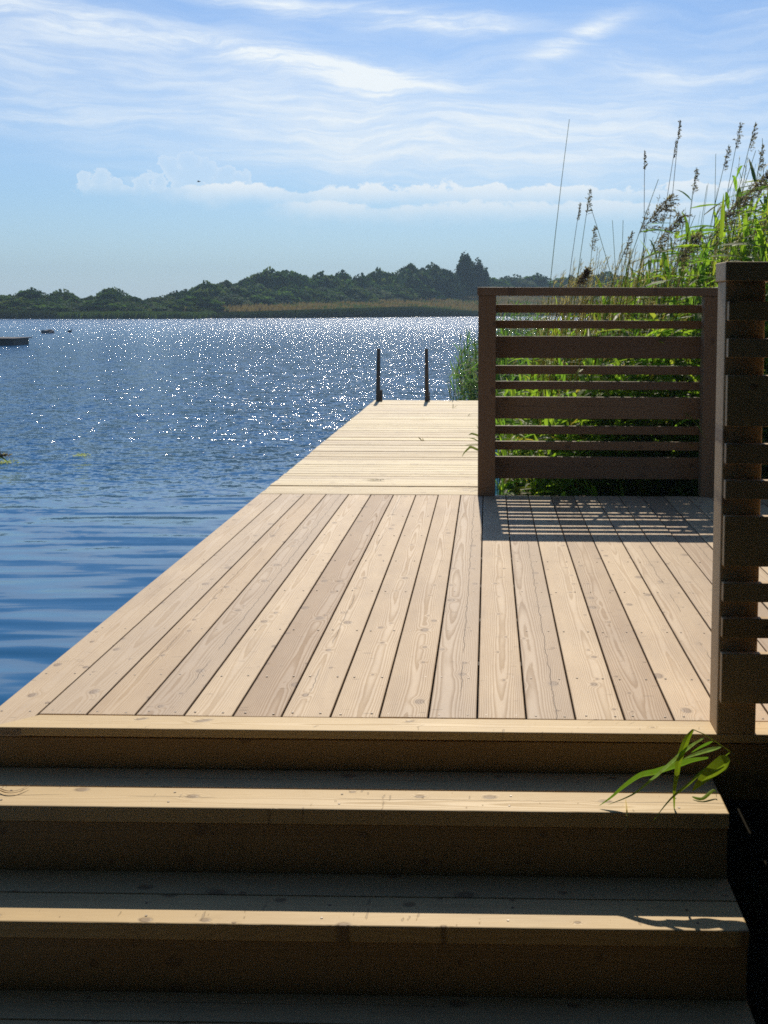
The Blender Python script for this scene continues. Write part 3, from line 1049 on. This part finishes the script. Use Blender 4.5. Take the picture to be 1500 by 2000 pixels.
single = [  # top px, passing px, depth, kind, leaves, description
    ((1112, 233), (1074, 545), 9.4, 'none', 0, 'tall bare reed stalk standing alone above the left half of the slatted screen'),
    ((1153, 368), (1128, 520), 9.8, 'thin', 0, 'thin reed with a narrow seed head, right of the tall bare stalk'),
    ((1133, 395), (1112, 520), 10.2, 'spike', 0, 'short thin reed between the tall bare stalk and the narrow seed head'),
    ((1150, 392), (1196, 520), 9.6, 'none', 0, 'bare stalk bowed over to the left, above the middle of the screen'),
    ((1259, 293), (1258, 470), 9.3, 'spike', 1, 'upright reed with a closed dark spike, left of the two tallest seed spikes'),
    ((1328, 234), (1304, 470), 9.6, 'spike', 1, 'tallest reed with its dark tip hooked to the left'),
    ((1321, 272), (1288, 470), 9.9, 'spike', 1, 'tall reed with a dark twisted spike, next left of the tallest reed'),
    ((1286, 350), (1225, 500), 8.7, 'full', 4, 'leaning reed with a feathery purple plume, leftmost of the full plumes'),
    ((1312, 396), (1268, 480), 8.8, 'full', 4, 'reed with a drooping feathery plume just right of the leftmost full plume'),
    ((1358, 420), (1316, 500), 8.6, 'full', 3, 'reed with a hanging dull purple plume, lowest of the full plumes'),
    ((1434, 348), (1382, 450), 8.7, 'full', 5, 'leaning reed with a full plume, between the lowest plume and the largest plume'),
    ((1476, 294), (1420, 450), 8.5, 'full', 5, 'reed with the largest and highest feathery plume, near the right edge'),
    ((1520, 352), (1460, 460), 8.6, 'full', 4, 'reed with a full plume half cut off by the right edge of the photo'),
    ((1360, 327), (1340, 470), 10, 'thin', 1, 'faint thin reed midway between the tallest reed and the paired right spikes'),
    ((1381, 362), (1362, 470), 10.4, 'none', 0, 'short bare stalk right of the faint thin reed'),
    ((1447, 238), (1412, 400), 9.6, 'thin', 1, 'tall reed with a slim spike, left one of the two tallest at the right edge'),
    ((1476, 238), (1430, 400), 9.2, 'thin', 1, 'tall reed with a slim spike, right one of the two tallest at the right edge'),
    ((1424, 282), (1385, 430), 9.9, 'thin', 1, 'reed with a slim spike slanting right, left of the two tallest at the right edge'),
    ((1490, 280), (1466, 400), 9.3, 'thin', 2, 'reed with a pale feathered tip beside the largest plume, at the right edge'),
    ((1398, 300), (1396, 430), 10.3, 'none', 0, 'straight faint stalk rising behind the plumes on the right'),
    ((1489, 270), (1494, 400), 9.5, 'none', 0, 'thin straight stalk touching the right edge of the photo'),
    ((1236, 450), (1196, 530), 9.0, 'thin', 2, 'low reed with a sparse head, left of the leftmost full plume'),
    ((1217, 430), (1214, 530), 9.6, 'none', 0, 'hair-thin stalk left of the leftmost full plume'),
    ((1196, 430), (1204, 530), 10.0, 'none', 1, 'hair-thin stalk leaning left above the middle of the screen'),
    ((1161, 440), (1150, 530), 10.0, 'thin', 1, 'low wispy reed behind the bowed bare stalk'),
    ((1136, 505), (1118, 560), 8.4, 'full', 2, 'small low plume just above the top rail, right of the tall bare stalk'),
]
for i, (tp, bp, Y, kind, nl, lab) in enumerate(single):
    top = at(*tp, Y=Y)
    mid = at(*bp, Y=Y+.05)
    d = mid-top
    zb = gz(mid.x, Y)
    k = (zb-top.z)/d.z
    base = top+d*k*1.0
    base.z = zb
    base.x = mid.x+(base.x-mid.x)*.55
    bow = mid-(base.lerp(top, 1-(top.z-mid.z)/(top.z-zb)))
    reed(lab, top, base, kind, nl, 300+i, 'reeds standing up behind the slatted screen', (bow.x*.9, 0, 0), .5, big=1.0 if i != 25 else .5)


def reedmass(name, n, xr, yr, hfun, seed, cols, label, leafL=(.25, .45), leafw=(.014, .028), per=7, plumes=.0, cat='reeds', tilt=.12):
    q = random.Random(seed)
    mb = MB()
    for i in range(n):
        x, y = q.uniform(*xr), q.uniform(*yr)
        if x < shore_x(y)-.3:
            continue
        h = hfun(x, y)*q.uniform(.72, 1.05)
        z = max(gz(x, y), WZ-.1)
        b = Vector((x, y, z))
        t = b+Vector((h*tilt*q.uniform(.2, 1.6), q.uniform(-.1, .1)*h, h))
        pts = curve(b, t, Vector((-.03*h, 0, 0)), 5)
        c = q.choice(cols)
        mb.tube(pts, [.0045, .004, .0035, .003, .0015], tuple(k*.9 for k in c), 3)
        for k in range(per):
            tt = q.uniform(.15, .97)
            j = min(3, int(tt*4))
            p = pts[j].lerp(pts[j+1], tt*4-j)
            a = q.uniform(0, 2*PI)
            d = WIND*.6+Vector((math.cos(a), math.sin(a), 0))*.75+Vector((0, 0, q.uniform(.1, 1.0)))
            cc = q.choice(cols)
            f = q.uniform(.7, 1.3)
            leaf(mb, p, d, q.uniform(*leafL), q.uniform(*leafw), q, tuple(m_*f for m_ in cc), q.uniform(.1, .7), 5)
        if q.random() < plumes:
            dd = (pts[-1]-pts[-2]).normalized()
            for k in range(14):
                tt = q.random()
                s = pts[-1]-dd*.18*tt
                o = Vector((q.gauss(0, 1), q.gauss(0, 1), q.gauss(0, .6)))*.4+dd+WIND*.3
                mb.ribbon([s, s+o.normalized()*.04], [.004, .002], Vector((q.gauss(0, 1), q.gauss(0, 1), 0)), q.choice(PLUM+DRY))
    o = mb.build(name, M['leaf'])
    return tag(o, label, cat, kind='stuff')


def hscreen(x, y):
    """height of the growth behind the screen above its ground: low at its left end, head-high at the right"""
    return 1.60+.38*max(0, min(.5, x-.55))+.78*max(0, min(2.2, x-1.0))+.04*(y-9)


BR = GREEN+[(.17, .24, .035), (.20, .26, .04), (.14, .20, .03)]
reedmass('reed_bed', 1150, (.30, 4.8), (8.15, 12.0), hscreen, 11, BR+[(.22, .23, .05)], 'dense green reed bed growing behind the slatted screen', (.28, .5), (.024, .05), 13, .12)
reedmass('undergrowth', 950, (.10, 3.8), (8.12, 10.8), lambda x, y: 1.22+.14*x, 12, BR+[(.22, .25, .05), (.25, .19, .05)],
         'leafy green undergrowth showing through the gaps of the slatted screen', (.12, .24), (.024, .046), 11, 0, 'undergrowth', .06)
reedmass('dry_grass', 560, (.3, 2.2), (8.5, 11.5), lambda x, y: 1.98+.12*x, 13, DRY+[(.16, .18, .07)], 'thin dry grass with seed heads rising above the left half of the screen',
         (.12, .25), (.004, .008), 3, .9, 'grass', .10)
reedmass('shore_reeds', 260, (-.42, 1.0), (16.3, 22), lambda x, y: 1.15+.5*max(0, min(1, (x+.3)/.7)), 14, [(.07, .13, .035), (.06, .11, .04), (.09, .15, .04), (.08, .10, .05)],
         'green reeds at the water edge past the right side of the jetty', (.3, .5), (.012, .022), 10, .1, 'reeds', -.12)
reedmass('bank_reeds', 900, (.05, 7.0), (12, 21), lambda x, y: 1.4+9*max(0, min(.16, x/y-.075)), 15, GREEN, 'taller reeds covering the bank beyond the screen', (.3, .5), (.02, .04), 7, .15)
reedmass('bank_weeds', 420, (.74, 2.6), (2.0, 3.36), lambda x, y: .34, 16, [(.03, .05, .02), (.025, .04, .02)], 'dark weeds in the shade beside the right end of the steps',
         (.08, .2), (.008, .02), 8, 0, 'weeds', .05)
# broad fresh leaves crowning the right end of the reed bed
for i, (px, py, Y, dx, L, w) in enumerate(((1250, 455, 8.6, 1, .34, .05), (1300, 500, 8.5, 1, .36, .045), (1240, 520, 8.4, .9, .42, .05), (1330, 470, 8.7, 1, .40, .04), (1430, 400, 8.6, 1, .5, .045),
                                          (1410, 470, 8.5, 1, .5, .04), (1460, 430, 8.4, 1, .5, .05), (1360, 520, 8.4, 1, .45, .045))):
    p0 = at(px, py, Y=Y)
    zb = gz(p0.x-.15, Y)
    t = thing('reed', (p0.x-.15, Y, zb), ('broad-leaved green reed among the plumes above the screen, %s from the left of its kind' % ORD[sorted(range(8), key=lambda k: (1250, 1300, 1240, 1330, 1430, 1410, 1460, 1360)[k]).index(i)]),
              'reed', 'broad-leaved reeds above the screen')
    og = Vector(t.location)
    q = random.Random(900+i)
    mb = MB()
    pp = curve(Vector((0, 0, 0)), p0-og+Vector((.05, 0, .06)), Vector((-.04, 0, 0)), 7)
    mb.tube(pp, [.005, .005, .005, .0045, .004, .003, .002], (.14, .17, .06), 5)
    mb.build('stem', M['leaf'], t)
    for k in range(5):
        mb = MB()
        b0 = pp[6].lerp(pp[3], k*.22)
        c = q.choice(BR)
        leaf(mb, b0, Vector((dx, q.uniform(-.35, .2), q.uniform(.15, .75))), L*q.uniform(.8, 1.1), w*q.uniform(.7, 1.0), q, c, q.uniform(.15, .4), 8)
        mb.build('leaf', M['leaf'], t)


# ------------------------------------------------------------------ added hedges, out of view, that cut the skylight on the steps
def blocker_hedge(name, x0, y0, x1, y1, h, w, n, seed, label):
    q = random.Random(seed)
    mb = MB()
    a, b = Vector((x0, y0, -.5)), Vector((x1, y1, -.5))
    d = (b-a).normalized()
    s_ = Vector((-d.y, d.x, 0))
    for i in range(n):
        t = q.random()
        z = q.random()
        prof = (1-.35*z)*(.85+.3*mnoise.noise(Vector((t*6, z*2, seed))))
        p = a.lerp(b, t)+s_*w*.5*prof*q.choice((-1, 1))*q.uniform(.55, 1.0)+Vector((0, 0, h*(z*(.9+.2*mnoise.noise(Vector((t*9, 0, seed)))))))
        k = Vector((q.gauss(0, 1), q.gauss(0, 1), q.gauss(0, 1))).normalized()
        c = q.choice(GREEN)
        f = q.uniform(.25, .5)
        mb.quad(p, k*.085, k.orthogonal().normalized()*.14, tuple(j*f for j in c))
    t = thing(name, tuple((a+b)/2), label, 'blocker_hedge', 'added light blockers out of view')
    for nm, o in (('foliage', mb.build('foliage', M['tree'], t)),):
        for v in o.data.vertices:
            v.co -= (a+b)/2
    tm = MB()
    for i in range(9):
        p = a.lerp(b, (i+.5)/9)-(a+b)/2
        tm.tube([p, p+Vector((.1, .05, h*.4)), p+Vector((-.05, .1, h*.8))], [.06, .045, .02], (.08, .06, .05), 6)
    tm.build('stems', M['bark'], t)


blocker_hedge('blocker_hedge', -8.0, -3.6, 7.0, -3.8, 8, 1.8, 46000, 1, 'tall leafy blocker added unseen behind the steps to darken them')
blocker_hedge('blocker_hedge', 5.4, -2.0, 4.3, 3.4, 6.5, 1.6, 20000, 2, 'tall leafy blocker added unseen on the right to darken the steps')
blocker_hedge('blocker_hedge', -6.4, -2.4, -4.6, .8, 6.5, 1.6, 16000, 3, 'tall leafy blocker added unseen on the left to darken the steps')


# tree added above and behind the camera to keep skylight off the steps
t = thing('blocker_tree', (-2.6, -2.6, -.5), 'big spreading tree added unseen overhead to shade the steps', 'tree')
mb = MB()
q = random.Random(77)
mb.tube([Vector((0, 0, -.3)), Vector((.05, 0, 1.2)), Vector((.0, .1, 2.8)), Vector((.3, .2, 4.4)), Vector((.5, .3, 6.2))], [.26, .21, .18, .15, .08], (.1, .08, .06), 10)
for k in range(9):
    a = k*.7+q.uniform(-.2, .2)
    b_ = Vector((.1, .12, 3.0+k*.32))
    e = Vector((math.cos(a)*4.2+1.6, math.sin(a)*3.4+1.2, 5.6+k*.2))
    mb.tube([b_, b_.lerp(e, .5)+Vector((0, 0, .6)), e], [.10, .06, .02], (.1, .08, .06), 7)
mb.build('trunk', M['bark'], t, True)
mb = MB()
for i in range(17000):
    d = Vector((q.gauss(0, 1), q.gauss(0, 1), q.gauss(0, 1))).normalized()*(q.random()**.4)
    p = Vector((2.3+d.x*6.4, 1.6+d.y*4.6, 7.0+d.z*2.0))
    if mnoise.noise(p*.7) < -.30:
        continue
    k = Vector((q.gauss(0, 1), q.gauss(0, 1), q.gauss(0, .6))).normalized()
    f = q.uniform(.6, 1.2)
    mb.quad(p, k*.10, k.orthogonal().normalized()*.17, (.045*f, .08*f, .02*f))
mb.build('crown', M['tree'], t)


# ------------------------------------------------------------------ small things on and over the water
def pxbox(bm, x0, x1, y0, y1, z0, z1, along='x', tone=.5, bev=.03):
    bm.board((x0, y0, z0), (x1, y1, z1), along, bev, tone=tone)


# floating dock at the left edge
p = at(29, 675, Z=WZ)
t = thing('floating_dock', (p.x-2.5, p.y, WZ), 'dark floating dock cut off by the left edge of the photo', 'dock')
og = (p.x-2.5, p.y, WZ)
bm = BM()
for i in range(24):
    bm.board((p.x-4.8+i*.2, p.y-.15, WZ+.30), (p.x-4.8+i*.2+.19, p.y+2.2, WZ+.345), 'y', .004)
bm.build('decking', M['drygrey'], t, og)
bm = BM()
pxbox(bm, p.x-4.7, p.x-.12, p.y, p.y+.08, WZ-.2, WZ+.297)
pxbox(bm, p.x-4.7, p.x-.12, p.y+1.95, p.y+2.03, WZ-.2, WZ+.297)
pxbox(bm, p.x-.2, p.x-.12, p.y+.09, p.y+1.94, WZ-.2, WZ+.297, 'y')
bm.build('side_boards', M['greypost'], t, og)


def rock(name, px, py, w, h, m, label, seed, cat='rock'):
    p = at(px, py, Z=WZ)
    q = random.Random(seed)
    bm_ = bmesh.new()
    bmesh.ops.create_icosphere(bm_, subdivisions=4, radius=1)
    for v in bm_.verts:
        n = .75+.5*mnoise.noise(v.co*1.4+Vector((seed, 0, 0)))+.22*mnoise.noise(v.co*4)
        v.co = Vector((v.co.x*w/2*n, v.co.y*w*.35*n, max(-.2, min(.86, v.co.z*n))*h))
    me = bpy.data.meshes.new(name)
    bm_.to_mesh(me)
    bm_.free()
    me.materials.append(m)
    o = bpy.data.objects.new(name, me)
    o.location = (p.x, p.y+w*.2, WZ)
    COL.objects.link(o)
    tag(o, label, cat)


rock('rock', 90, 651, 1.35, .30, M['stone'], 'low flat grey rock breaking the surface, left side of the lake', 3)

# swimming bird beside the rock
p = at(136, 649, Z=WZ)
mb = MB()
mb.tube([Vector((-.16, 0, .05)), Vector((-.1, 0, .06)), Vector((0, 0, .07)), Vector((.1, 0, .07)), Vector((.15, 0, .06))], [.02, .06, .08, .06, .02], (0, 0, 0), 10)
mb.tube([Vector((.11, 0, .08)), Vector((.14, 0, .15)), Vector((.15, 0, .19))], [.03, .022, .02], (0, 0, 0), 8)
mb.tube([Vector((.13, 0, .19)), Vector((.15, 0, .20)), Vector((.18, 0, .195)), Vector((.22, 0, .185))], [.018, .034, .028, .005], (0, 0, 0), 8)
o = mb.build('duck', M['bird'], None, True)
o.location = (p.x, p.y, WZ)
tag(o, 'small dark duck swimming just right of the flat rock', 'duck')

# bird in the sky
p = at(388, 355, Y=60)
mb = MB()
mb.tube([Vector((-.14, 0, 0)), Vector((-.05, 0, .01)), Vector((.05, 0, .01)), Vector((.13, 0, .02)), Vector((.17, 0, .015))], [.01, .035, .035, .022, .004], (0, 0, 0), 8)
for sgn in (-1, 1):
    mb.ribbon([Vector((0, 0, .02)), Vector((-.02, sgn*.14, .09)), Vector((-.07, sgn*.30, .05))], [.10, .08, .015], Vector((1, 0, 0)), (0, 0, 0))
o = mb.build('flying_bird', M['bird'])
o.scale = (.62, .62, .62)
o.location = p
tag(o, 'tiny dark bird flying in front of the low clouds', 'bird')

# moored boat by the far reeds
p = at(345, 621, Z=WZ)
t = thing('moored_boat', (p.x, p.y-3, WZ), 'small white boat lying low against the far reeds', 'boat', rz=.1)
L, B, H = 3.3, 1.3, .62
mb = MB()
N = 13
prof = []
for i in range(N):
    u_ = i/(N-1)
    wv_ = B/2*(1-max(0, (u_-.45)/.55)**2.2)*(.85+.15*min(1, u_*4))
    sh = H*(.82+.22*u_*u_)
    x = (u_-.5)*L
    prof.append([Vector((x, -wv_, sh)), Vector((x, -wv_*.82, sh*.35)), Vector((x, -wv_*.4, -.05)), Vector((x, wv_*.4, -.05)), Vector((x, wv_*.82, sh*.35)), Vector((x, wv_, sh)),
                 Vector((x, wv_*.9, sh-.01)), Vector((x, wv_*.6, .12)), Vector((x, -wv_*.6, .12)), Vector((x, -wv_*.9, sh-.01))])
for r_ in prof:
    mb.v += r_
    mb.c += [(1, 1, 1)]*10
for i in range(N-1):
    for k in range(10):
        mb.f.append((i*10+k, i*10+(k+1) % 10, (i+1)*10+(k+1) % 10, (i+1)*10+k))
mb.f.append(tuple(range(10))[::-1])
mb.build('hull', M['white'], t)
for xb in (-.8, .4):
    bm = BM()
    bm.board((xb-.12, -.5, .36), (xb+.12, .5, .39), 'y', .005)
    bm.build('thwart', M['drygrey'], t)


# ------------------------------------------------------------------ plant bits near the camera
def limp(mb, pts, w, col, seed=0, side=Vector((0, 0, 1)), taper=True, fold=.15):
    """a leaf laid through world points, smoothed"""
    P = []
    n = len(pts)
    for i in range(n-1):
        a, b_, c, d = pts[max(0, i-1)], pts[i], pts[i+1], pts[min(n-1, i+2)]
        for k in range(5):
            t_ = k/5
            P.append(.5*((2*b_)+(c-a)*t_+(2*a-5*b_+4*c-d)*t_*t_+(3*b_-a-3*c+d)*t_**3))
    P.append(pts[-1])
    m_ = len(P)
    ws = [w*(min(1, .25+i/m_*3.5))*(1-(i/(m_-1))**3)+.0006 for i in range(m_)]
    mb.ribbon(P, ws, side, col, fold)


def A(lst, Y0, Y1=None):
    n = len(lst)
    return [at(x, y, Y=Y0+((Y1 if Y1 is not None else Y0)-Y0)*i/max(1, n-1)) for i, (x, y) in enumerate(lst)]


S = thing('bent_reed', at(1438, 1480, Y=3.26), 'bent green reed hanging over the right end of the upper step', 'reed')
og = Vector(S.location)
parts = [
    ('stem', [(1445, 1492), (1428, 1469), (1400, 1450), (1375, 1434), (1354, 1425)], 3.26, 3.22, .0028, (.28, .26, .12)),
    ('leaf', [(1354, 1425), (1343, 1441), (1333, 1465), (1325, 1490), (1322, 1512), (1317, 1545), (1317, 1590)], 3.22, 3.17, .018, (.15, .19, .015)),
    ('leaf', [(1383, 1480), (1350, 1485), (1320, 1494), (1280, 1507), (1250, 1514), (1219, 1535), (1195, 1556), (1170, 1574)], 3.24, 3.17, .026, (.09, .15, .02)),
    ('leaf', [(1375, 1441), (1352, 1455), (1330, 1472), (1300, 1499), (1270, 1525), (1235, 1552), (1187, 1572)], 3.22, 3.16, .012, (.15, .20, .10)),
    ('leaf', [(1392, 1448), (1370, 1458), (1350, 1470)], 3.24, 3.22, .014, (.09, .16, .02)),
    ('leaf', [(1408, 1459), (1380, 1466), (1355, 1474), (1335, 1482)], 3.25, 3.21, .012, (.15, .20, .10)),
    ('leaf', [(1425, 1470), (1396, 1492), (1370, 1508), (1345, 1531), (1326, 1546), (1310, 1560), (1293, 1580), (1277, 1602)], 3.25, 3.12, .019, (.11, .14, .02)),
    ('leaf', [(1424, 1482), (1412, 1490), (1394, 1503), (1372, 1522), (1352, 1545)], 3.23, 3.17, .044, (.15, .18, .02)),
]
for i, (nm, pl_, ya, yb, w, col) in enumerate(parts):
    mb = MB()
    P = [q_-og for q_ in A(pl_, ya, yb)]
    if nm == 'stem':
        mb.tube(P, [w*.5]*len(P), col, 5)
    else:
        limp(mb, P, w, col, i, (P[-1]-P[0]).cross(Vector((.15+.5*(i % 3-1), .8, .6-.5*(i % 2)))), fold=.22)
    mb.build(nm, M['fresh'], S)
mb = MB()
P = [at(x, y, Z=-R0+.006)-og for x, y in ((1352, 1556), (1372, 1560), (1394, 1551), (1400, 1558))]
P[2] += Vector((0, 0, .012))
limp(mb, P, .012, (.16, .26, .04), 1, Vector((0, 1, .3)))
mb.build('leaf', M['fresh'], S)

# dry straw hanging over the step edge
mb = MB()
P = [at(1222, 1562, Z=-R0+.004), at(1224, 1580, Z=-R0+.006), at(1225, 1597, Y=3.136), at(1225, 1614, Y=3.13), at(1213, 1624, Y=3.128), at(1211, 1628, Y=3.128)]
o_ = P[0].copy()
limp(mb, [q_-o_ for q_ in P], .004, (.5, .42, .3), 0, Vector((1, 0, 0)))
o = mb.build('straw', M['leaf'])
o.location = o_
tag(o, 'short pale straw hanging over the edge of the upper step', 'straw')
mb = MB()
P = [at(x, y, Z=-R0+.006) for x, y in ((-5, 1541), (12, 1548), (34, 1547), (58, 1537))]
o_ = P[0].copy()
for dz in (0, .01):
    limp(mb, [q_-o_+Vector((0, dz*.3, dz*.4)) for q_ in P], .004, (.16, .10, .07), 0, Vector((0, 1, 0)))
o = mb.build('dry_leaf', M['leaf'])
o.location = o_
tag(o, 'thin curled dry leaf on the upper step at the left edge', 'leaf')

# reed leaves sticking out past the far screen's left post, over the jetty
S = thing('low_reed', (.16, 8.6, -.3), 'low reed poking its dry leaves out left of the far screen post', 'reed')
og = Vector(S.location)
mb = MB()
mb.tube([Vector((0, 0, -.3)), Vector((-.03, 0, .2)), Vector((-.07, -.02, .55)), Vector((-.10, -.05, .8))], [.004, .004, .003, .002], (.13, .14, .07), 5)
mb.build('stem', M['leaf'], S)
for i, (pl_, w) in enumerate((([(950, 882), (935, 879), (920, 873), (914, 877), (907, 884), (902, 893)], .018), ([(950, 866), (937, 863), (925, 857), (912, 855)], .010),
                              ([(950, 856), (935, 851), (922, 847), (915, 850)], .016), ([(948, 845), (935, 838), (930, 828)], .008), ([(950, 874), (930, 868), (898, 871)], .005))):
    mb = MB()
    limp(mb, [q_-og for q_ in A(pl_, 8.5, 8.35)], w, (.12, .13, .06), i, Vector((0, .4, 1)))
    mb.build('leaf', M['leaf'], S)

# litter on the jetty
for i, (px, py, w, lab) in enumerate(((885, 797, .10, 'small twig with a side shoot lying near the jetty end'), (826, 862, .08, 'little dark leaf standing on the middle of the jetty'),
                                      (915, 812, .05, 'smallest scrap of grass near the far right of the jetty'), (742, 938, .20, 'flat dry leaf shreds on the near part of the jetty'))):
    p = at(px, py, Z=.003)
    mb = MB()
    q = random.Random(i)
    for k in range(3 if i != 3 else 7):
        d = Vector((q.uniform(-1, 1), q.uniform(-.5, .5), q.uniform(.1, .9) if i != 3 else .08))
        limp(mb, [Vector((0, 0, 0))+Vector((q.uniform(-.02, .02), 0, .002)), d*w*.35, d*w*.7+Vector((0, 0, -.01*(i == 3)))], .009, (.10, .075, .045), k, Vector((1, 1, 0)))
    o = mb.build('plant_litter', M['leaf'])
    o.location = p
    tag(o, lab, 'litter')

# reed head reaching in from the left edge, and floating scraps of weed
S = thing('leaning_reed', at(-60, 960, Y=6.0), 'dark reed head reaching in from the left edge over the water', 'reed')
og = Vector(S.location)
q = random.Random(4)
mb = MB()
P = [q_-og for q_ in A([(-140, 1250), (-120, 1080), (-90, 960), (-50, 895), (-10, 881), (16, 884)], 6.0)]
mb.tube(P, [.004, .004, .0035, .003, .002, .001], (.12, .12, .07), 5)
mb.build('stem', M['leaf'], S)
mb = MB()
plume(mb, P[3], P[5]-P[3], (P[5]-P[3]).length*.95, .05, q, 150, .1)
mb.build('plume', M['plume'], S)
mb = MB()
limp(mb, [q_-og for q_ in A([(-50, 885), (-15, 889), (4, 894), (17, 903)], 6.0)], .012, (.06, .10, .05), 0, Vector((0, .3, 1)))
mb.build('leaf', M['leaf'], S)


def float_weed(px, py, w, n, seed, label):
    p = at(px, py, Z=WZ+.01)
    q = random.Random(seed)
    mb = MB()
    for i in range(n):
        a = Vector((q.gauss(0, w*.25), q.gauss(0, w*.35), 0))
        d = Vector((q.uniform(-1, 1), q.uniform(-1, 1), q.uniform(0, .6)))*.035
        mb.ribbon([a, a+d*.5, a+d], [.005, .01, .002], Vector((q.gauss(0, 1), q.gauss(0, 1), q.gauss(0, 1))), (.30, .29, .20))
    o = mb.build('floating_weed', M['leaf'])
    o.location = p
    tag(o, label, 'weed')


float_weed(2, 904, .30, 150, 1, 'pale tuft of floating weed at the left edge of the lake')
float_weed(160, 889, .20, 70, 2, 'pale scrap of floating weed out on the rippled water')

# ------------------------------------------------------------------ air
bm_ = bmesh.new()
bmesh.ops.create_cube(bm_, size=1)
for v in bm_.verts:
    v.co = Vector((v.co.x*1260, 380+v.co.y*920, 12.5+v.co.z*33))
me = bpy.data.meshes.new('haze')
bm_.to_mesh(me)
bm_.free()
m, g = mat('haze_air')
vol = g.n('ShaderNodeVolumePrincipled', Color=(.62, .85, 1.0, 1), Density=.0007)
g.n('ShaderNodeOutputMaterial', Volume=vol)
me.materials.append(m)
o = bpy.data.objects.new('haze', me)
COL.objects.link(o)
o['kind'] = 'stuff'
o['label'] = 'thin blue haze over the lake'
o['category'] = 'haze'
